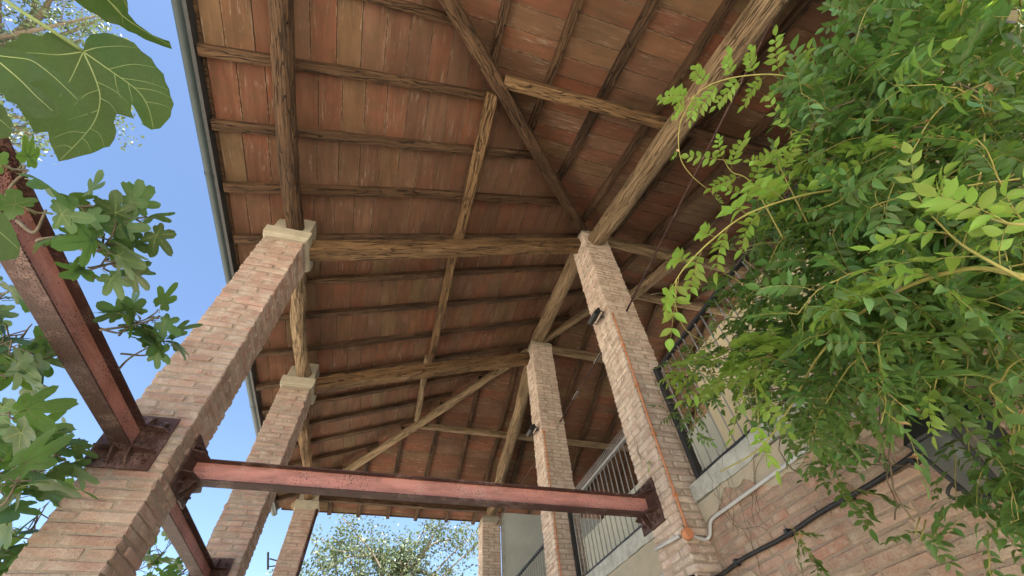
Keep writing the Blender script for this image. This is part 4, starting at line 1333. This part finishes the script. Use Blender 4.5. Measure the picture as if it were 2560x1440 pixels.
for q in range(5):
    u, v_ = RV.uniform(2230, 2480), RV.uniform(1215, 1340)
    if in_poly(u, v_, LOW): grow(atx(u, v_, RV.uniform(3.3, 3.7)), (-0.2, 0.3, -0.4), 7, 0.05, 2, LOW, 1.0, 0.0025)
# hanging sprigs below the mass
grow(at(1965, 1300, 2.9), (0.02, -0.1, -1), 5, 0.05, 1, None, 1.0, 0.002, False, 0.7)
grow(at(2080, 1180, 2.8), (-0.02, -0.1, -1), 6, 0.05, 2, None, 1.0, 0.002, False, 0.9)
grow(at(2440, 1260, 2.3), (-0.05, 0.1, -1), 5, 0.05, 2, None, 1.0, 0.002, False, 0.8)
for q in range(7):
    grow(at(RV.uniform(2350, 2560), RV.uniform(1050, 1150), RV.uniform(2.0, 2.2)), (-0.2, 0.2, -0.6), 6, 0.05, 1, None, 0.8, 0.002, False, 0.7)
# long arching shoots
def shoot(path, r, leaves, mat_young=True, s=1.0, every=0.06, t0=0.3, name='shoot'):
    pts = spline(path, 10)
    k = MB(); k.tube(pts, [r*(1-0.6*i/len(pts)) for i in range(len(pts))], 6)
    k.build(name, SHOOT, vine, True)
    acc = 0; side = 1
    tot = sum((pts[i+1]-pts[i]).length for i in range(len(pts)-1))
    run = 0
    for i in range(1, len(pts)):
        L_ = (pts[i]-pts[i-1]).length
        acc += L_; run += L_
        if run/tot < t0 or acc < every or not leaves: continue
        acc = 0; side = -side
        d = (pts[i]-pts[i-1]).normalized()
        sd = d.cross(Vector((0, 0, 1))).normalized()*side
        wist_leaf(pts[i], d*0.7+sd*0.8+Vector((0, 0, 0.25)), Vector((RV.uniform(-0.2, 0.2), RV.uniform(-0.2, 0.2), 1)), s*RV.uniform(0.75, 1.1), mat_young)
    if leaves: wist_leaf(pts[-1], (pts[-1]-pts[-3]), Vector((0, 0, 1)), s*0.8, mat_young)
shoot([at(2230, 470, 2.0), at(2050, 480, 1.8), at(1880, 530, 1.62), at(1780, 600, 1.52), at(1715, 665, 1.45), at(1690, 700, 1.42)], 0.0042, True, True, 0.82, 0.06, 0.45)
shoot([at(2060, 230, 2.2), at(1960, 190, 2.05), at(1860, 190, 1.95), at(1780, 210, 1.88), at(1720, 250, 1.82)], 0.0035, True, True, 0.62, 0.04, 0.2)
shoot([at(1735, 240, 1.83), at(1700, 310, 1.82), at(1700, 390, 1.8), at(1730, 440, 1.8), at(1785, 485, 1.85)], 0.0024, True, True, 0.22, 0.2, 0.3)
shoot([at(1960, 600, 1.9), at(1880, 460, 1.85), at(1830, 430, 1.8), at(1810, 400, 1.78)], 0.003, True, True, 0.55, 0.05, 0.3)
shoot([at(2020, 560, 1.9), at(1960, 440, 1.8), at(1945, 400, 1.75)], 0.003, True, True, 0.6, 0.06, 0.3)
shoot([at(2560, 690, 1.35), at(2420, 672, 1.42), at(2260, 720, 1.55), at(2130, 800, 1.7), at(2040, 900, 1.8), at(1980, 1010, 1.9), at(1900, 1120, 2.0), at(1800, 1180, 2.1)], 0.006, False)
shoot([at(2560, 700, 1.35), at(2450, 640, 1.36), at(2390, 600, 1.38), at(2330, 540, 1.4)], 0.004, True, True, 0.8, 0.035, 0.1)
shoot([at(2600, 560, 1.3), at(2530, 560, 1.3), at(2470, 545, 1.32)], 0.004, True, True, 0.9, 0.035, 0.1)
shoot([at(2420, 672, 1.42), at(2300, 690, 1.5), at(2220, 700, 1.55), at(2130, 760, 1.65)], 0.003, True, True, 0.55, 0.06, 0.1)
shoot([at(1690, 700, 1.42), at(1690, 770, 1.5), at(1720, 830, 1.7), at(1780, 860, 1.9), at(1850, 880, 2.1)], 0.0024, False)
for (u, v_) in ((1790, 960), (1880, 900), (1850, 880), (1700, 930), (2080, 790), (1620, 1160)):
    p = atx(u, v_, 2.75 if u > 1650 else 3.72)
    shoot([p+Vector((0.25 if u > 1650 else 0.03, 0.02, 0.03)), p+Vector((0.1 if u > 1650 else 0.015, 0, 0.03)), p], 0.003, True, True, 0.8 if u > 1650 else 0.45, 0.04, 0.2)
# tangled bare stems inside the mass
for q in range(110):
    u, v_ = RV.uniform(1800, 2450), RV.uniform(30, 1000)
    if not in_poly(u, v_, POLY): continue
    p = atx(u, v_, RV.uniform(3.2, 3.9)); d = Vector((RV.uniform(-0.4, 0.2), RV.uniform(-1, 1), RV.uniform(-1, 0.6))).normalized()
    pts = [p.copy()]
    for i in range(14):
        d = (d+Vector((RV.gauss(0, 0.25), RV.gauss(0, 0.25), RV.gauss(0, 0.25)-0.03))).normalized()
        p = p+d*0.05; p.x = min(p.x, 3.95); pts.append(p.copy())
    k = MB(); k.tube(pts, 0.0028, 4); k.build('bare_stem', STEM, vine, True)
k = MB(); k.tube(spline([(3.9, -4.0, 0), (3.85, -3.95, 1.5), (3.9, -3.9, 3.0), (3.92, -3.8, 4.5)], 6), [0.05-0.0015*i for i in range(19)], 8)
k.build('trunk', STEM, vine, True)
def lsc(l):
    p = l[0].translation
    q = pix(p)
    vis = q is not None and -40 < q[0] < 2600 and -40 < q[1] < 1480
    return (0 if vis else 100)+(p-CAM).length
LEAVES.sort(key=lsc)
st = MB(); st2 = MB()
for i, (m4, yg) in enumerate(LEAVES):
    j = RV.randrange(8 if yg else 16)
    if i < 300: link('leaf', (WY if yg else WM)[j], vine, m4)
    else:
        (st2 if yg else st).add([m4 @ Vector(p) for p in WG[j].v], WG[j].f, 0)
        g = st2 if yg else st
        g.m[-len(WG[j].f):] = WG[j].m
st.build('foliage', [WIST, SHOOT], vine, True, kind='stuff')
if st2.v: st2.build('young_foliage', [YOUNG, SHOOT], vine, True, kind='stuff')
for i in range(60):
    m4, yg = LEAVES[RV.randrange(len(LEAVES))]
    p = m4.translation
    k = MB()
    e1 = Vector((RV.uniform(-1, 1), RV.uniform(-1, 1), RV.uniform(-1.2, 0.2))).normalized(); e2 = e1.orthogonal().normalized(); e3 = e1.cross(e2)
    L_ = RV.uniform(0.025, 0.05)
    k.add([p, p+e1*L_*0.4+e2*L_*0.28, p+e1*L_+e3*L_*0.25, p+e1*L_*0.4-e2*L_*0.28, p+e1*L_*0.45+e3*L_*0.12], [(0, 1, 4), (1, 2, 4), (2, 3, 4), (3, 0, 4)])
    k.build('withered_leaf', DRY, vine)
# a few withered leaves caught in the vine
for (u, v_, d) in ((2290, 1020, 2.2), (2300, 1035, 2.2), (2510, 1225, 2.1), (1745, 672, 2.2), (2000, 1340, 2.85), (2290, 1140, 2.3)):
    p = at(u, v_, d)
    k = MB()
    for q in range(3):
        a = RV.uniform(0, 6)
        e1 = Vector((math.cos(a), math.sin(a), RV.uniform(-0.5, 0.5)))*0.03; e2 = e1.orthogonal().normalized()*0.012
        k.add([p-e1, p+e2, p+e1, p-e2], [(0, 1, 2), (0, 2, 3)])
    k.build('withered_leaf', DRY, vine)

# ------------------------------------------------------------------ trees beyond
def tree(base, height, crown_c, crown_r, nleaf, lsize, label, seed, limb=0.16):
    rr = random.Random(seed)
    base = Vector(base); cc = Vector(crown_c)
    rt = root('tree', base, label, 'tree', 'trees beyond the portico')
    k = MB()
    tips = []
    top = cc+Vector((0, 0, crown_r[2]*0.5))
    tp = spline([base, base.lerp(cc, 0.5)+Vector((rr.uniform(-.3, .3), rr.uniform(-.3, .3), 0)), cc, top], 6)
    k.tube(tp, [limb*(1-0.85*i/len(tp)) for i in range(len(tp))], 8)
    for i in range(46):
        s = tp[int(rr.uniform(0.35, 0.98)*(len(tp)-1))]
        while True:
            q = Vector((rr.uniform(-1, 1), rr.uniform(-1, 1), rr.uniform(-1, 1)))
            if 0.35 < q.length < 1: break
        e = cc+Vector((q.x*crown_r[0], q.y*crown_r[1], q.z*crown_r[2]))
        m_ = s.lerp(e, 0.5)+Vector((rr.uniform(-.3, .3), rr.uniform(-.3, .3), rr.uniform(-.1, .4)))
        pts = spline([s, m_, e], 5)
        k.tube(pts, [limb*0.35*(1-0.85*j/len(pts)) for j in range(len(pts))], 5)
        for t in (0.45, 0.6, 0.75, 0.88, 1.0):
            c = pts[min(len(pts)-1, int(t*len(pts)))]
            tips.append(c)
            for w in range(2):
                e2 = c+Vector((rr.gauss(0, .35), rr.gauss(0, .35), rr.gauss(0.05, .3)))
                k.tube([c, e2], [0.012, 0.004], 3); tips.append(e2)
    k.build('trunk', BARK, rt, True)
    rng = np.random.default_rng(seed)
    T = np.array([list(t) for t in tips])
    c = T[rng.integers(0, len(T), nleaf)]+rng.normal(0, 0.17, (nleaf, 3))
    d = rng.normal(0, 1, (nleaf, 3)); d[:, 2] -= 0.3; d /= np.linalg.norm(d, axis=1)[:, None]
    u = rng.normal(0, 1, (nleaf, 3)); x = np.cross(d, u); x /= np.linalg.norm(x, axis=1)[:, None]
    z = np.cross(x, d)
    s = lsize*rng.uniform(0.7, 1.25, (nleaf, 1))
    V = np.stack([c, c+d*s*0.5+x*s*0.27+z*s*0.06, c+d*s, c+d*s*0.5-x*s*0.27+z*s*0.06], axis=1).reshape(-1, 3)
    F = np.arange(nleaf*4).reshape(-1, 4)
    me_ = bpy.data.meshes.new('crown')
    me_.from_pydata(V.tolist(), [], F.tolist())
    me_.materials.append(OLIVE)
    link('crown', me_, rt, kind='stuff')
tree((3.0, 12.5, 0), 9, (2.6, 12.4, 4.9), (4.6, 2.6, 3.2), 22000, 0.11, 'sunlit small-leaved tree beyond the far eave', 31)
c2 = at(40, 160, 17)
tree((c2.x-3.0, c2.y-1, 0), 14, (c2.x-1.2, c2.y, c2.z), (3.2, 3.2, 3.6), 15000, 0.13, 'tall pale-leaved tree behind the fig leaves at upper left', 47, 0.3)
